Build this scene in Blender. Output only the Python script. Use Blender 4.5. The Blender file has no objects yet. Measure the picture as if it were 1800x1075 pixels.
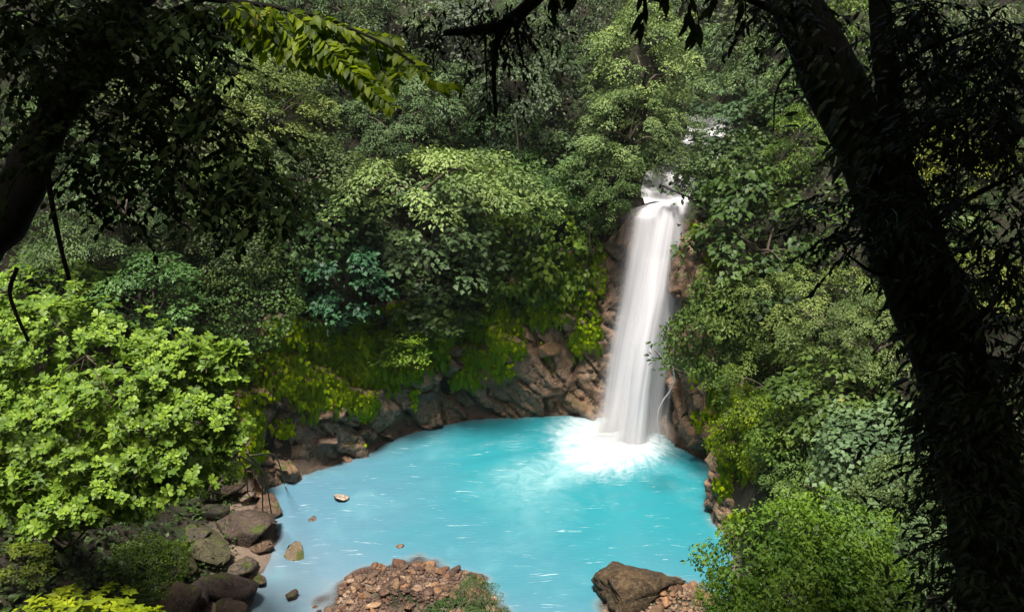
import bpy, math, random
import numpy as np
from mathutils import Vector

SC = bpy.context.scene
COL = SC.collection
R = math.radians

# ------------------------------------------------------------------ camera
CAM_H, PITCH, FPX = 25.0, R(22.0), 1500.0
cam_d = bpy.data.cameras.new('camera')
cam_d.sensor_width = 36.0
cam_d.lens = 36.0 * FPX / 1800.0
cam_d.clip_start = 0.1
cam_d.clip_end = 600.0
cam = bpy.data.objects.new('camera', cam_d)
cam.location = (0, 0, CAM_H)
cam.rotation_euler = (math.pi / 2 - PITCH, 0, 0)
COL.objects.link(cam)
SC.camera = cam

# ------------------------------------------------------------------ world, sun, exposure
SUN_EL = R(76.0)
SUN_AZ = (-0.45, -0.89)          # the sun stands up behind the viewer's left shoulder
world = bpy.data.worlds.new('World')
SC.world = world
world.use_nodes = True
wn = world.node_tree
wn.nodes.clear()
w_out = wn.nodes.new('ShaderNodeOutputWorld')
w_bg = wn.nodes.new('ShaderNodeBackground')
w_sky = wn.nodes.new('ShaderNodeTexSky')
w_sky.sky_type = 'NISHITA'
w_sky.sun_disc = False
w_sky.sun_elevation = SUN_EL
w_sky.sun_rotation = math.atan2(SUN_AZ[0], SUN_AZ[1])
w_sky.air_density = 1.0
w_sky.dust_density = 6.0
w_sky.ozone_density = 1.0
w_bg.inputs['Strength'].default_value = 0.056
wn.links.new(w_sky.outputs['Color'], w_bg.inputs['Color'])
wn.links.new(w_bg.outputs['Background'], w_out.inputs['Surface'])

sun_d = bpy.data.lights.new('sun', 'SUN')
sun_d.energy = 4.7
sun_d.angle = R(12.0)
sun_d.color = (1.0, 0.96, 0.88)
sun = bpy.data.objects.new('sun', sun_d)
_sd = Vector((SUN_AZ[0] * math.cos(SUN_EL), SUN_AZ[1] * math.cos(SUN_EL), math.sin(SUN_EL)))
sun.rotation_euler = _sd.to_track_quat('Z', 'Y').to_euler()
sun.location = (0, 0, 60)
COL.objects.link(sun)

SC.view_settings.view_transform = 'Standard'
SC.view_settings.look = 'None'
SC.view_settings.gamma = 1.0
SC.view_settings.use_curve_mapping = False
SC.view_settings.exposure = 1.0
SC.render.engine = 'CYCLES'
SC.cycles.use_denoising = True
SC.cycles.max_bounces = 8
SC.cycles.diffuse_bounces = 2
SC.cycles.glossy_bounces = 2
SC.cycles.transmission_bounces = 4
SC.cycles.transparent_max_bounces = 24
SC.cycles.caustics_reflective = False
SC.cycles.caustics_refractive = False

rng = np.random.default_rng(11)
random.seed(11)

# ------------------------------------------------------------------ helpers: view rays, noise
CP, SP = math.cos(PITCH), math.sin(PITCH)


def ray(px, py):
    u, v = (px - 900.0) / FPX, (py - 537.5) / FPX
    return np.array([u, CP - v * SP, -SP - v * CP])


def at(px, py, depth):
    """point on the ray of a photo pixel at that distance along the optical axis"""
    return np.array([0, 0, CAM_H]) + ray(px, py) * depth


def at_y(px, py, y):
    d = ray(px, py)
    return np.array([0, 0, CAM_H]) + d * (y / d[1])


def at_z(px, py, z=0.0):
    d = ray(px, py)
    return np.array([0, 0, CAM_H]) + d * ((z - CAM_H) / d[2])


def sstep(a, b, x):
    t = np.clip((x - a) / (b - a), 0, 1)
    return t * t * (3 - 2 * t)


def _hash(ix, iy, iz, s):
    h = (ix.astype(np.int64) * 374761393 + iy.astype(np.int64) * 668265263 + iz.astype(np.int64) * 2147483647 + s * 974634777) & 0xffffffff
    h = ((h ^ (h >> 13)) * 1274126177) & 0xffffffff
    h = (h ^ (h >> 16)) & 0xffffff
    return h / float(0xffffff)


def vnoise(p, s=0):
    i = np.floor(p)
    f = p - i
    f = f * f * (3 - 2 * f)
    i = i.astype(np.int64)
    o = 0
    for dx in (0, 1):
        for dy in (0, 1):
            for dz in (0, 1):
                w = (f[..., 0] if dx else 1 - f[..., 0]) * (f[..., 1] if dy else 1 - f[..., 1]) * (f[..., 2] if dz else 1 - f[..., 2])
                o = o + w * _hash(i[..., 0] + dx, i[..., 1] + dy, i[..., 2] + dz, s)
    return o * 2 - 1


def fbm(p, octv=4, s=0):
    a, o, q = 0.5, 0, np.array(p, float)
    for k in range(octv):
        o = o + a * vnoise(q, s + k)
        q = q * 2.03 + 7.1
        a *= 0.5
    return o


def cells(p, s=0):
    """Worley noise: (F1, F2, id of nearest)"""
    i = np.floor(p).astype(np.int64)
    f1 = np.full(p.shape[:-1], 9.0)
    f2 = f1.copy()
    idn = np.zeros(p.shape[:-1])
    off = np.zeros(p.shape)
    for dx in (-1, 0, 1):
        for dy in (-1, 0, 1):
            for dz in (-1, 0, 1):
                c = [i[..., 0] + dx, i[..., 1] + dy, i[..., 2] + dz]
                q = np.stack([c[k] + _hash(c[0], c[1], c[2], s + 10 + k) for k in range(3)], -1)
                d = np.linalg.norm(q - p, axis=-1)
                near = d < f1
                f2 = np.where(near, f1, np.minimum(f2, d))
                idn = np.where(near, _hash(c[0], c[1], c[2], s + 77), idn)
                off = np.where(near[..., None], p - q, off)
                f1 = np.where(near, d, f1)
    return f1, f2, idn, off


def unit(v):
    return v / np.maximum(np.linalg.norm(v, axis=-1, keepdims=True), 1e-9)


# ------------------------------------------------------------------ helpers: objects
def mesh(name, V, F, mat=None, attrs=None, smooth=False, uv=None):
    V = np.ascontiguousarray(V, np.float32)
    F = np.ascontiguousarray(F, np.int32)
    me = bpy.data.meshes.new(name)
    k = F.shape[1]
    me.vertices.add(len(V))
    me.vertices.foreach_set('co', V.ravel())
    me.loops.add(F.size)
    me.loops.foreach_set('vertex_index', F.ravel())
    me.polygons.add(len(F))
    me.polygons.foreach_set('loop_start', np.arange(len(F), dtype=np.int32) * k)
    if smooth:
        me.polygons.foreach_set('use_smooth', np.ones(len(F), bool))
    me.update(calc_edges=True)
    for an, av in (attrs or {}).items():
        a = me.attributes.new(an, 'FLOAT', 'POINT')
        a.data.foreach_set('value', np.ascontiguousarray(av, np.float32))
    if uv is not None:
        l = me.uv_layers.new(name='UVMap')
        l.data.foreach_set('uv', np.ascontiguousarray(uv[F.ravel()], np.float32).ravel())
    if mat is not None:
        me.materials.append(mat)
    return me


def put(name, me, parent=None, loc=(0, 0, 0), rot=(0, 0, 0), scale=(1, 1, 1), color=None):
    o = bpy.data.objects.new(name, me)
    COL.objects.link(o)
    o.location = loc
    o.rotation_euler = rot
    o.scale = scale if hasattr(scale, '__len__') else (scale,) * 3
    if parent is not None:
        o.parent = parent
    if color is not None:
        o.color = (*color, 1.0)
    return o


def thing(name, label, cat, loc=(0, 0, 0), group=None):
    o = bpy.data.objects.new(name, None)
    COL.objects.link(o)
    o.empty_display_size = 0.3
    o.location = loc
    tag(o, label, cat, group)
    return o


def tag(o, label=None, cat=None, group=None, kind=None):
    if label:
        o['label'] = label
    if cat:
        o['category'] = cat
    if group:
        o['group'] = group
    if kind:
        o['kind'] = kind
    return o


def join(parts):
    Vs, Fs, Ts, n = [], [], [], 0
    for V, F, T in parts:
        Vs.append(V)
        Fs.append(F + n)
        Ts.append(T)
        n += len(V)
    return np.concatenate(Vs), np.concatenate(Fs), np.concatenate(Ts)


def tube(pts, rad, n=8, wob=0.0, seed=0):
    """tapered tube (triangles) along a path; returns V, F, T"""
    pts = np.array(pts, float)
    rad = np.broadcast_to(np.array(rad, float), (len(pts),))
    tan = unit(np.gradient(pts, axis=0))
    up = np.array([0.31, 0.17, 0.93])
    x = unit(np.cross(tan, up))
    y = np.cross(x, tan)
    a = np.linspace(0, 2 * math.pi, n, endpoint=False)
    ring = np.cos(a)[None, :, None] * x[:, None] + np.sin(a)[None, :, None] * y[:, None]
    rr = rad[:, None] * np.ones((1, n))
    if wob:
        q = pts[:, None] + ring * rad[:, None, None]
        rr = rr * (1 + wob * fbm(q * (1.2 / max(rad.max(), .05)) * .5, 3, seed))
    V = (pts[:, None] + ring * rr[..., None]).reshape(-1, 3)
    F = []
    m = len(pts)
    for i in range(m - 1):
        for j in range(n):
            b, c = i * n + j, i * n + (j + 1) % n
            F += [(b, c, c + n), (b, c + n, b + n)]
    V = np.vstack([V, pts[:1], pts[-1:]])
    for j in range(n):
        F.append((m * n, (j + 1) % n, j))
        F.append((m * n + 1, (m - 1) * n + j, (m - 1) * n + (j + 1) % n))
    return V, np.array(F), np.full(len(V), .5)


def smooth_path(P, n=24):
    """Catmull-Rom through control points"""
    P = np.array(P, float)
    Q = np.vstack([2 * P[0] - P[1], P, 2 * P[-1] - P[-2]])
    out = []
    t = np.linspace(0, len(P) - 1, n)
    for s in t:
        i = min(int(s), len(P) - 2)
        f = s - i
        a, b, c, d = Q[i], Q[i + 1], Q[i + 2], Q[i + 3]
        out.append(.5 * ((2 * b) + (c - a) * f + (2 * a - 5 * b + 4 * c - d) * f * f + (3 * b - a - 3 * c + d) * f ** 3))
    return np.array(out)


# ------------------------------------------------------------------ leaves
def leaf_proto(wid=.5, fold=.07, droop=.18, tip=.62):
    """small leaf: four triangles, folded on the midrib and bent"""
    V = np.array([(0, 0, 0), (-wid * .5, .42, fold), (0, .5, -droop * .15), (wid * .5, .42, fold), (0, 1, -droop)], float)
    F = np.array([(0, 2, 1), (1, 2, 4), (0, 3, 2), (3, 4, 2)])
    return V, F


def leaf_big(wid=.45, fold=.08, droop=.25):
    """nearer leaf with an oval outline: eight triangles"""
    V = np.array([(0, 0, 0), (0, .33, 0), (0, .7, -droop * .4), (0, 1.0, -droop),
                  (-wid * .42, .22, fold * .8), (-wid * .48, .6, fold - droop * .3),
                  (wid * .42, .22, fold * .8), (wid * .48, .6, fold - droop * .3)], float)
    F = np.array([(0, 1, 4), (4, 1, 5), (1, 2, 5), (5, 2, 3), (0, 6, 1), (6, 7, 1), (1, 7, 2), (7, 3, 2)])
    return V, F


def leaf_obovate(wid=.58, fold=.05, droop=.12):
    V = np.array([(0, 0, 0), (0, .4, 0), (0, .8, -droop * .5), (0, 1.0, -droop),
                  (-wid * .30, .34, fold * .7), (-wid * .5, .76, fold - droop * .4),
                  (wid * .30, .34, fold * .7), (wid * .5, .76, fold - droop * .4)], float)
    return V, leaf_big()[1]


LEAF_OBO = leaf_obovate()
LEAF_OVAL = leaf_proto(.55)
LEAF_WIDE = leaf_proto(.8, .09, .22)
LEAF_LANCE = leaf_proto(.32, .05, .28)
LEAF_NEAR = leaf_big(.5)
LEAF_NEAR_LANCE = leaf_big(.3, .05, .3)


def leaves(O, head, nrm, size, proto, rg, tint=None):
    P, F = proto
    n = len(O)
    a = unit(head)
    x = unit(np.cross(a, nrm))
    z = np.cross(x, a)
    size = np.broadcast_to(size, (n,))
    V = O[:, None] + size[:, None, None] * (P[None, :, 0, None] * x[:, None] + P[None, :, 1, None] * a[:, None] + P[None, :, 2, None] * z[:, None])
    FF = (F[None] + (np.arange(n) * len(P))[:, None, None]).reshape(-1, 3)
    if tint is None:
        tint = rg.random(n)
    return V.reshape(-1, 3), FF, np.repeat(tint, len(P))


def rand_dirs(n, rg):
    v = rg.normal(size=(n, 3))
    return unit(v)


def pad_leaves(c, r, out, rg, L, proto, dens=1.15, droop=.35, tilt=.35, base=None):
    """one flat spray of foliage: leaves tiled over a drooping disc"""
    area = math.pi * r * r
    n = max(6, int(dens * area / (L * L * .42)))
    rad = r * np.sqrt(rg.random(n))
    an = rg.random(n) * 2 * math.pi
    dx, dy = np.cos(an), np.sin(an)
    edge = .82 + .28 * np.sin(an * 3 + rg.random() * 6) * rg.random(n)
    O = np.stack([rad * dx * edge, rad * dy * edge, -droop * rad * rad / r + rg.normal(0, .10 * r, n)], 1)
    # tip the whole pad outwards
    O[:, 2] -= tilt * (O[:, 0] * out[0] + O[:, 1] * out[1])
    nr = np.stack([dx * rad / r * .6 + out[0] * .45, dy * rad / r * .6 + out[1] * .45, np.full(n, 1.0)], 1) + rg.normal(0, .2, (n, 3))
    hd = np.stack([dx + out[0] * .6, dy + out[1] * .6, np.full(n, -.25)], 1) + rg.normal(0, .5, (n, 3))
    t = np.clip((rg.random() * .62 if base is None else base) + rg.random(n) * .36, 0, .985)
    return leaves(O + c, hd, nr, L * (.65 + .6 * rg.random(n)), proto, rg, t)


def crown_layered(seed, Rr, Hh, npads, L, proto, pr=(.28, .5), droop=.3):
    rg = np.random.default_rng(seed)
    parts = []
    for k in range(npads):
        an = rg.random() * 2 * math.pi
        zz = rg.random() ** .8 * 2 - 1
        rr = math.sqrt(max(0, 1 - zz * zz)) * (.65 + .4 * rg.random())
        lob = 1 + .25 * math.sin(an * 2 + seed) + .15 * math.sin(an * 5 + seed * 2)
        c = np.array([math.cos(an) * rr * Rr * lob, math.sin(an) * rr * Rr * lob, zz * Hh * (.8 + .4 * rg.random())])
        o2 = np.array([math.cos(an), math.sin(an)]) * min(1, rr)
        parts.append(pad_leaves(c, Rr * rg.uniform(*pr), o2, rg, L, proto, tilt=.25 + .3 * (1 - zz) * .5, droop=droop))
    # loose twigs leaves that break the outline
    n = npads * 5
    d = rand_dirs(n, rg)
    O = d * np.array([Rr, Rr, Hh]) * rg.uniform(.5, 1.22, (n, 1))
    parts.append(leaves(O, d + np.array([0, 0, -.4]) + rg.normal(0, .4, (n, 3)), np.array([0, 0, 1.]) + rg.normal(0, .5, (n, 3)), L * rg.uniform(.6, 1.1, n), proto, rg))
    return join(parts)


def crown_mound(seed, Rr, Hh, n, L, proto, lump=.46, freq=2.2, hang=.6):
    """dense creeper-covered mound: leaves shingled over lumps"""
    rg = np.random.default_rng(seed)
    d = rand_dirs(int(n * 1.5), rg)
    d = d[d[:, 2] > -.75][:n]
    nz = fbm(d * freq + seed * 3.7, 4, seed)
    rad = 1 + lump * nz * 1.8
    depth = 1 - .16 * rg.random(len(d)) ** 2
    O = d * np.array([Rr, Rr, Hh]) * (rad * depth)[:, None]
    g = 1e-2
    e = np.stack([fbm((d + np.eye(3)[k] * g) * freq + seed * 3.7, 4, seed) - nz for k in range(3)], 1) / g
    nr = unit(d / np.array([Rr, Rr, Hh]) * Rr - e * lump * .9) + np.array([0, 0, .5]) + rg.normal(0, .24, d.shape)
    hd = d * .4 + np.array([0, 0, -hang]) + rg.normal(0, .45, d.shape)
    t = np.clip(.38 + nz * 1.1 + rg.random(len(d)) * .28, 0, .985)  # tint darkens hollows between lumps, painting in their ambient shade
    return leaves(O, hd, nr, L * (.6 + .7 * rg.random(len(d))), proto, rg, t)


def crown_rosettes(seed, Rr, Hh, n, L, proto, nl=7):
    """shrub whose twigs end in rosettes"""
    rg = np.random.default_rng(seed)
    parts = []
    d = rand_dirs(int(n * 1.6), rg)
    d = d[d[:, 2] > -.6][:n]
    lob = 1 + .3 * fbm(d * 2.4 + seed, 3, seed)
    O = d * np.array([Rr, Rr, Hh]) * (lob * rg.uniform(.72, 1.05, len(d)))[:, None]
    for c, q in zip(O, d):
        parts.append(rosette(c, unit(q * .6 + np.array([0, 0, .9]) + rg.normal(0, .25, 3)), L * rg.uniform(.75, 1.2), proto, rg, nl))
    return join(parts)


def rosette(c, up, L, proto, rg, nl=7, rise=.35):
    up = unit(up)
    x = unit(np.cross(up, np.array([.2, .9, .1])))
    y = np.cross(up, x)
    a = np.linspace(0, 2 * math.pi, nl, endpoint=False) + rg.random() * 6
    a = a + rg.normal(0, .18, nl)
    hd = np.cos(a)[:, None] * x + np.sin(a)[:, None] * y + up * (rise + rg.normal(0, .15, (nl, 1)))
    nr = up + rg.normal(0, .2, (nl, 3))
    b = rg.random() * .5
    return leaves(np.repeat(c[None], nl, 0) + hd * .06 * L, hd, nr, L * rg.uniform(.75, 1.1, nl), proto, rg, np.clip(b + rg.random(nl) * .5, 0, .985))


# ------------------------------------------------------------------ materials
def newmat(name):
    m = bpy.data.materials.new(name)
    m.use_nodes = True
    nt = m.node_tree
    nt.nodes.clear()
    return m, nt


def N(nt, typ, **kw):
    n = nt.nodes.new(typ)
    for k, v in kw.items():
        setattr(n, k, v)
    return n


def sock(nt, s, v):
    if hasattr(v, 'is_output') or isinstance(v, bpy.types.NodeSocket):
        nt.links.new(v, s)
    else:
        s.default_value = v


def math_(nt, op, a, b=0.0, c=None, clamp=False):
    n = N(nt, 'ShaderNodeMath', operation=op, use_clamp=clamp)
    sock(nt, n.inputs[0], a)
    sock(nt, n.inputs[1], b)
    if c is not None:
        sock(nt, n.inputs[2], c)
    return n.outputs[0]


def vmath(nt, op, a, b=(0, 0, 0)):
    n = N(nt, 'ShaderNodeVectorMath', operation=op)
    sock(nt, n.inputs[0], a)
    sock(nt, n.inputs[1], b)
    return n.outputs['Vector']


def mixc(nt, f, a, b, typ='MIX'):
    n = N(nt, 'ShaderNodeMix', data_type='RGBA', blend_type=typ)
    sock(nt, n.inputs[0], f)
    for s, v in ((n.inputs[6], a), (n.inputs[7], b)):
        if isinstance(v, tuple) and len(v) == 3:
            v = (*v, 1)
        sock(nt, s, v)
    return n.outputs[2]


def rampf(nt, f, lo, hi, a=0.0, b=1.0):
    n = N(nt, 'ShaderNodeMapRange', interpolation_type='SMOOTHSTEP')
    sock(nt, n.inputs[0], f)
    n.inputs[1].default_value = lo
    n.inputs[2].default_value = hi
    n.inputs[3].default_value = a
    n.inputs[4].default_value = b
    return n.outputs[0]


def noise(nt, vec, scale, detail=4, rough=.55, dist=0.0):
    n = N(nt, 'ShaderNodeTexNoise')
    sock(nt, n.inputs['Vector'], vec)
    n.inputs['Scale'].default_value = scale
    n.inputs['Detail'].default_value = detail
    n.inputs['Roughness'].default_value = rough
    n.inputs['Distortion'].default_value = dist
    return n.outputs['Fac']


def leaf_material(name, transl=.28, rough=.5, spec=.22, vary=1.0):
    m, nt = newmat(name)
    out = N(nt, 'ShaderNodeOutputMaterial')
    oi = N(nt, 'ShaderNodeObjectInfo')
    at_ = N(nt, 'ShaderNodeAttribute', attribute_name='tint')
    t = at_.outputs['Fac']
    val = rampf(nt, t, 0, 1, 1 - .45 * vary, 1 + .5 * vary)
    hue = rampf(nt, t, 0, 1, .515, .485)
    hsv = N(nt, 'ShaderNodeHueSaturation')
    sock(nt, hsv.inputs['Color'], oi.outputs['Color'])
    sock(nt, hsv.inputs['Value'], val)
    sock(nt, hsv.inputs['Hue'], hue)
    hsv.inputs['Saturation'].default_value = 1.12
    tc = N(nt, 'ShaderNodeTexCoord')
    blot = noise(nt, tc.outputs['Object'], 1.3, 3)
    col = mixc(nt, rampf(nt, blot, .35, .75, 0, .35), hsv.outputs['Color'], (0.5, 0.5, 0.25), 'MULTIPLY')
    old = math_(nt, 'GREATER_THAN', t, .992)
    col = mixc(nt, math_(nt, 'MULTIPLY', old, .7), col, (.30, .22, .05))
    p = N(nt, 'ShaderNodeBsdfPrincipled')
    sock(nt, p.inputs['Base Color'], col)
    p.inputs['Roughness'].default_value = rough
    p.inputs['Specular IOR Level'].default_value = spec
    tr = N(nt, 'ShaderNodeBsdfTranslucent')
    tcol = mixc(nt, 1.0, col, (1.25, 1.35, .55), 'MULTIPLY')
    sock(nt, tr.inputs['Color'], tcol)
    mx = N(nt, 'ShaderNodeMixShader')
    mx.inputs[0].default_value = transl
    nt.links.new(p.outputs[0], mx.inputs[1])
    nt.links.new(tr.outputs[0], mx.inputs[2])
    nt.links.new(mx.outputs[0], out.inputs[0])
    return m


def rock_material(name, cols, moss=.0, scale=1.0, wet=.0, objcol=False, cracks=.8, bed=False, mosscol=(.075, .095, .014)):
    m, nt = newmat(name)
    out = N(nt, 'ShaderNodeOutputMaterial')
    p = N(nt, 'ShaderNodeBsdfPrincipled')
    g = N(nt, 'ShaderNodeNewGeometry')
    oi = N(nt, 'ShaderNodeObjectInfo')
    tc = N(nt, 'ShaderNodeTexCoord')
    pos = g.outputs['Position']
    n1 = noise(nt, pos, .55 * scale, 5, .6, .6)
    n2 = noise(nt, pos, 2.3 * scale, 6, .65, .4)
    n3 = noise(nt, pos, 9.0 * scale, 6, .7)
    c = mixc(nt, rampf(nt, n1, .38, .62), cols[0], cols[1])
    c = mixc(nt, rampf(nt, n2, .45, .68), c, cols[2])
    if objcol:
        hsv = N(nt, 'ShaderNodeHueSaturation')
        sock(nt, hsv.inputs['Color'], c)
        sock(nt, hsv.inputs['Value'], rampf(nt, oi.outputs['Random'], 0, 1, .62, 1.35))
        sock(nt, hsv.inputs['Hue'], rampf(nt, oi.outputs['Random'], 0, 1, .49, .515))
        c = mixc(nt, 1.0, hsv.outputs['Color'], oi.outputs['Color'], 'MULTIPLY')
    c = mixc(nt, rampf(nt, n3, .35, .7, .55, 1.0), (0, 0, 0), c)
    # dark lines along cracks
    vo = N(nt, 'ShaderNodeTexVoronoi', feature='DISTANCE_TO_EDGE')
    wz = N(nt, 'ShaderNodeTexNoise')
    wz.inputs['Scale'].default_value = 1.3
    wz.inputs['Detail'].default_value = 5
    nt.links.new(pos, wz.inputs['Vector'])
    wv = vmath(nt, 'ADD', pos, vmath(nt, 'MULTIPLY', wz.outputs['Color'], (2.2, 2.2, 2.2)))
    sock(nt, vo.inputs['Vector'], wv)
    vo.inputs['Scale'].default_value = 1.1 * scale
    crack = math_(nt, 'MULTIPLY', rampf(nt, vo.outputs['Distance'], .0, .06, 1, 0), math_(nt, 'MULTIPLY', rampf(nt, n1, .4, .6), cracks))
    c = mixc(nt, math_(nt, 'MULTIPLY', crack, .65), c, (.02, .017, .013))
    if moss > 0:
        sep = N(nt, 'ShaderNodeSeparateXYZ')
        nt.links.new(g.outputs['Normal'], sep.inputs[0])
        mn = noise(nt, pos, 1.1, 5, .65, .5)
        mf = math_(nt, 'ADD', mn, math_(nt, 'MULTIPLY', sep.outputs['Z'], .14))
        mf = rampf(nt, mf, .72 - .35 * moss, .84 - .35 * moss)
        mc = mixc(nt, rampf(nt, n3, .3, .7), tuple(x * .55 for x in mosscol), mosscol)
        c = mixc(nt, mf, c, mc)
    if bed:
        # gravelly sediment on the pool bed and at the waterline
        sp = N(nt, 'ShaderNodeSeparateXYZ')
        nt.links.new(pos, sp.inputs[0])
        zz = math_(nt, 'ADD', sp.outputs['Z'], math_(nt, 'MULTIPLY', n2, .6))
        c = mixc(nt, rampf(nt, zz, .75, 1.25, 1, 0), c, mixc(nt, n3, (.10, .07, .05), (.22, .16, .12)))
    sock(nt, p.inputs['Base Color'], c)
    sock(nt, p.inputs['Roughness'], rampf(nt, n2, .3, .7, .85 - .5 * wet, .95 - .35 * wet))
    p.inputs['Specular IOR Level'].default_value = .35
    bp = N(nt, 'ShaderNodeBump')
    bp.inputs['Strength'].default_value = 1.0
    bp.inputs['Distance'].default_value = .12
    hsum = math_(nt, 'ADD', math_(nt, 'MULTIPLY', n3, .5), n2)
    hsum = math_(nt, 'SUBTRACT', hsum, math_(nt, 'MULTIPLY', crack, .6))
    nt.links.new(hsum, bp.inputs['Height'])
    nt.links.new(bp.outputs[0], p.inputs['Normal'])
    nt.links.new(p.outputs[0], out.inputs[0])
    return m


def bark_material(name, c0, c1, moss=(.03, .04, .01), mossy=.5):
    m, nt = newmat(name)
    out = N(nt, 'ShaderNodeOutputMaterial')
    p = N(nt, 'ShaderNodeBsdfPrincipled')
    tc = N(nt, 'ShaderNodeTexCoord')
    mp = N(nt, 'ShaderNodeMapping')
    nt.links.new(tc.outputs['Object'], mp.inputs[0])
    mp.inputs['Scale'].default_value = (6, 6, 1.6)
    a = noise(nt, mp.outputs[0], 1.6, 6, .65, .8)
    b = noise(nt, tc.outputs['Object'], 1.7, 4, .6)
    c = mixc(nt, rampf(nt, a, .35, .65), c0, c1)
    c = mixc(nt, rampf(nt, b, .62 - .2 * mossy, .75 - .2 * mossy), c, moss)
    sock(nt, p.inputs['Base Color'], c)
    p.inputs['Roughness'].default_value = .9
    p.inputs['Specular IOR Level'].default_value = .2
    bp = N(nt, 'ShaderNodeBump')
    bp.inputs['Strength'].default_value = .8
    bp.inputs['Distance'].default_value = .03
    nt.links.new(a, bp.inputs['Height'])
    nt.links.new(bp.outputs[0], p.inputs['Normal'])
    nt.links.new(p.outputs[0], out.inputs[0])
    return m


M_LEAF = leaf_material('leaf_green', .2)
M_LEAF_DULL = leaf_material('leaf_shaded', .25, .75, .1)
M_LEAF_BACKLIT = leaf_material('leaf_thin', .6, .5, .3)
M_LEAF_GLOSS = leaf_material('leaf_glossy', .15, .5, .25)
M_MOSS = leaf_material('moss_green', .3, .8, .1, .9)
M_CLIFF = rock_material('cliff_rock', ((.25, .15, .085), (.36, .225, .145), (.19, .145, .105)), moss=.3, wet=.4)
M_ROCK = rock_material('boulder_rock', ((.19, .14, .105), (.27, .20, .155), (.14, .125, .11)), moss=.2, scale=1.4, wet=.5, objcol=True)
M_DARKROCK = rock_material('layered_rock', ((.20, .14, .09), (.12, .09, .055), (.34, .28, .21)), moss=0, scale=2.2, wet=.4, objcol=True)
M_STONE = rock_material('river_stone', ((.27, .17, .11), (.22, .15, .105), (.34, .25, .19)), moss=0, scale=1.2, wet=.3, objcol=True)
M_SOIL = rock_material('forest_soil', ((.026, .02, .013), (.036, .027, .016), (.022, .023, .011)), moss=.4, wet=0, cracks=0.0, bed=True, mosscol=(.022, .034, .008))  # soil colour lowered to deepen the shade under the bush
M_BARK = bark_material('bark_brown', (.06, .045, .032), (.11, .09, .07))
M_BARK_DARK = bark_material('bark_dark', (.008, .0065, .005), (.018, .015, .010), (.010, .014, .004), .6)  # bark darkened to put the foreground shade into its colour
M_TWIG = bark_material('twig_green', (.06, .07, .02), (.09, .08, .04), (.05, .07, .015), .5)

# ------------------------------------------------------------------ terrain
SHORE_PX = [(440, 1075), (447, 1030), (470, 990), (487, 950), (485, 915), (470, 890), (463, 862), (500, 848), (560, 826), (610, 810),
            (650, 797), (690, 772), (750, 753), (815, 740), (880, 734), (960, 730), (1045, 733), (1120, 738), (1190, 786),
            (1235, 806), (1252, 825), (1256, 860), (1246, 890), (1254, 915), (1278, 938), (1290, 970), (1290, 1020), (1290, 1075)]
POLY = np.array([at_z(x, y)[:2] for x, y in SHORE_PX] + [(8.2, 24.0), (5.5, 20.5), (-5, 20.0), (-12, 20.5), (-13.5, 24)])
FALL_X, LIP_Y, LIP_Z = 8.1, 43.9, 13.2


def sdf(x, y):
    p = np.stack([x, y], -1)
    dmin = np.full(x.shape, 1e9)
    inside = np.zeros(x.shape, bool)
    n = len(POLY)
    for i in range(n):
        a, b = POLY[i], POLY[(i + 1) % n]
        ab = b - a
        t = np.clip(((p - a) @ ab) / (ab @ ab), 0, 1)
        d = np.linalg.norm(p - a - t[..., None] * ab, axis=-1)
        dmin = np.minimum(dmin, d)
        c = ((a[1] > y) != (b[1] > y)) & (x < (b[0] - a[0]) * (y - a[1]) / (b[1] - a[1] + 1e-12) + a[0])
        inside ^= c
    return np.where(inside, -dmin, dmin)


SPIT = at_z(720, 1062)[:2]
RIVER = np.array([(8.1, 43.0), (8.6, 46.5), (10.3, 50.5), (12.7, 55), (14.0, 62), (15, 80)])


def river_dist(x, y):
    p = np.stack([x, y], -1)
    dm = np.full(x.shape, 1e9)
    al = np.zeros(x.shape)
    acc = 0
    for a, b in zip(RIVER[:-1], RIVER[1:]):
        ab = b - a
        L = np.linalg.norm(ab)
        t = np.clip(((p - a) @ ab) / (L * L), 0, 1)
        d = np.linalg.norm(p - a - t[..., None] * ab, axis=-1)
        al = np.where(d < dm, acc + t * L, al)
        dm = np.minimum(dm, d)
        acc += L
    return dm, al


def river_bed(al):
    return LIP_Z - .12 + np.maximum(0, al - 2) * .035 + .55 * sstep(4.0, 5.0, al) + .5 * sstep(9.5, 11, al)


def cliff_h(x, y=None):
    return 5.8 + 6.4 * np.exp(-((x - 7.6) / 3.4) ** 2) + 2.6 * np.exp(-((x - 1.8) / 3.4) ** 2) + 2.2 * np.exp(-((x + 10) / 4.5) ** 2) + .7 * np.sin(x * .9)


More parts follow.
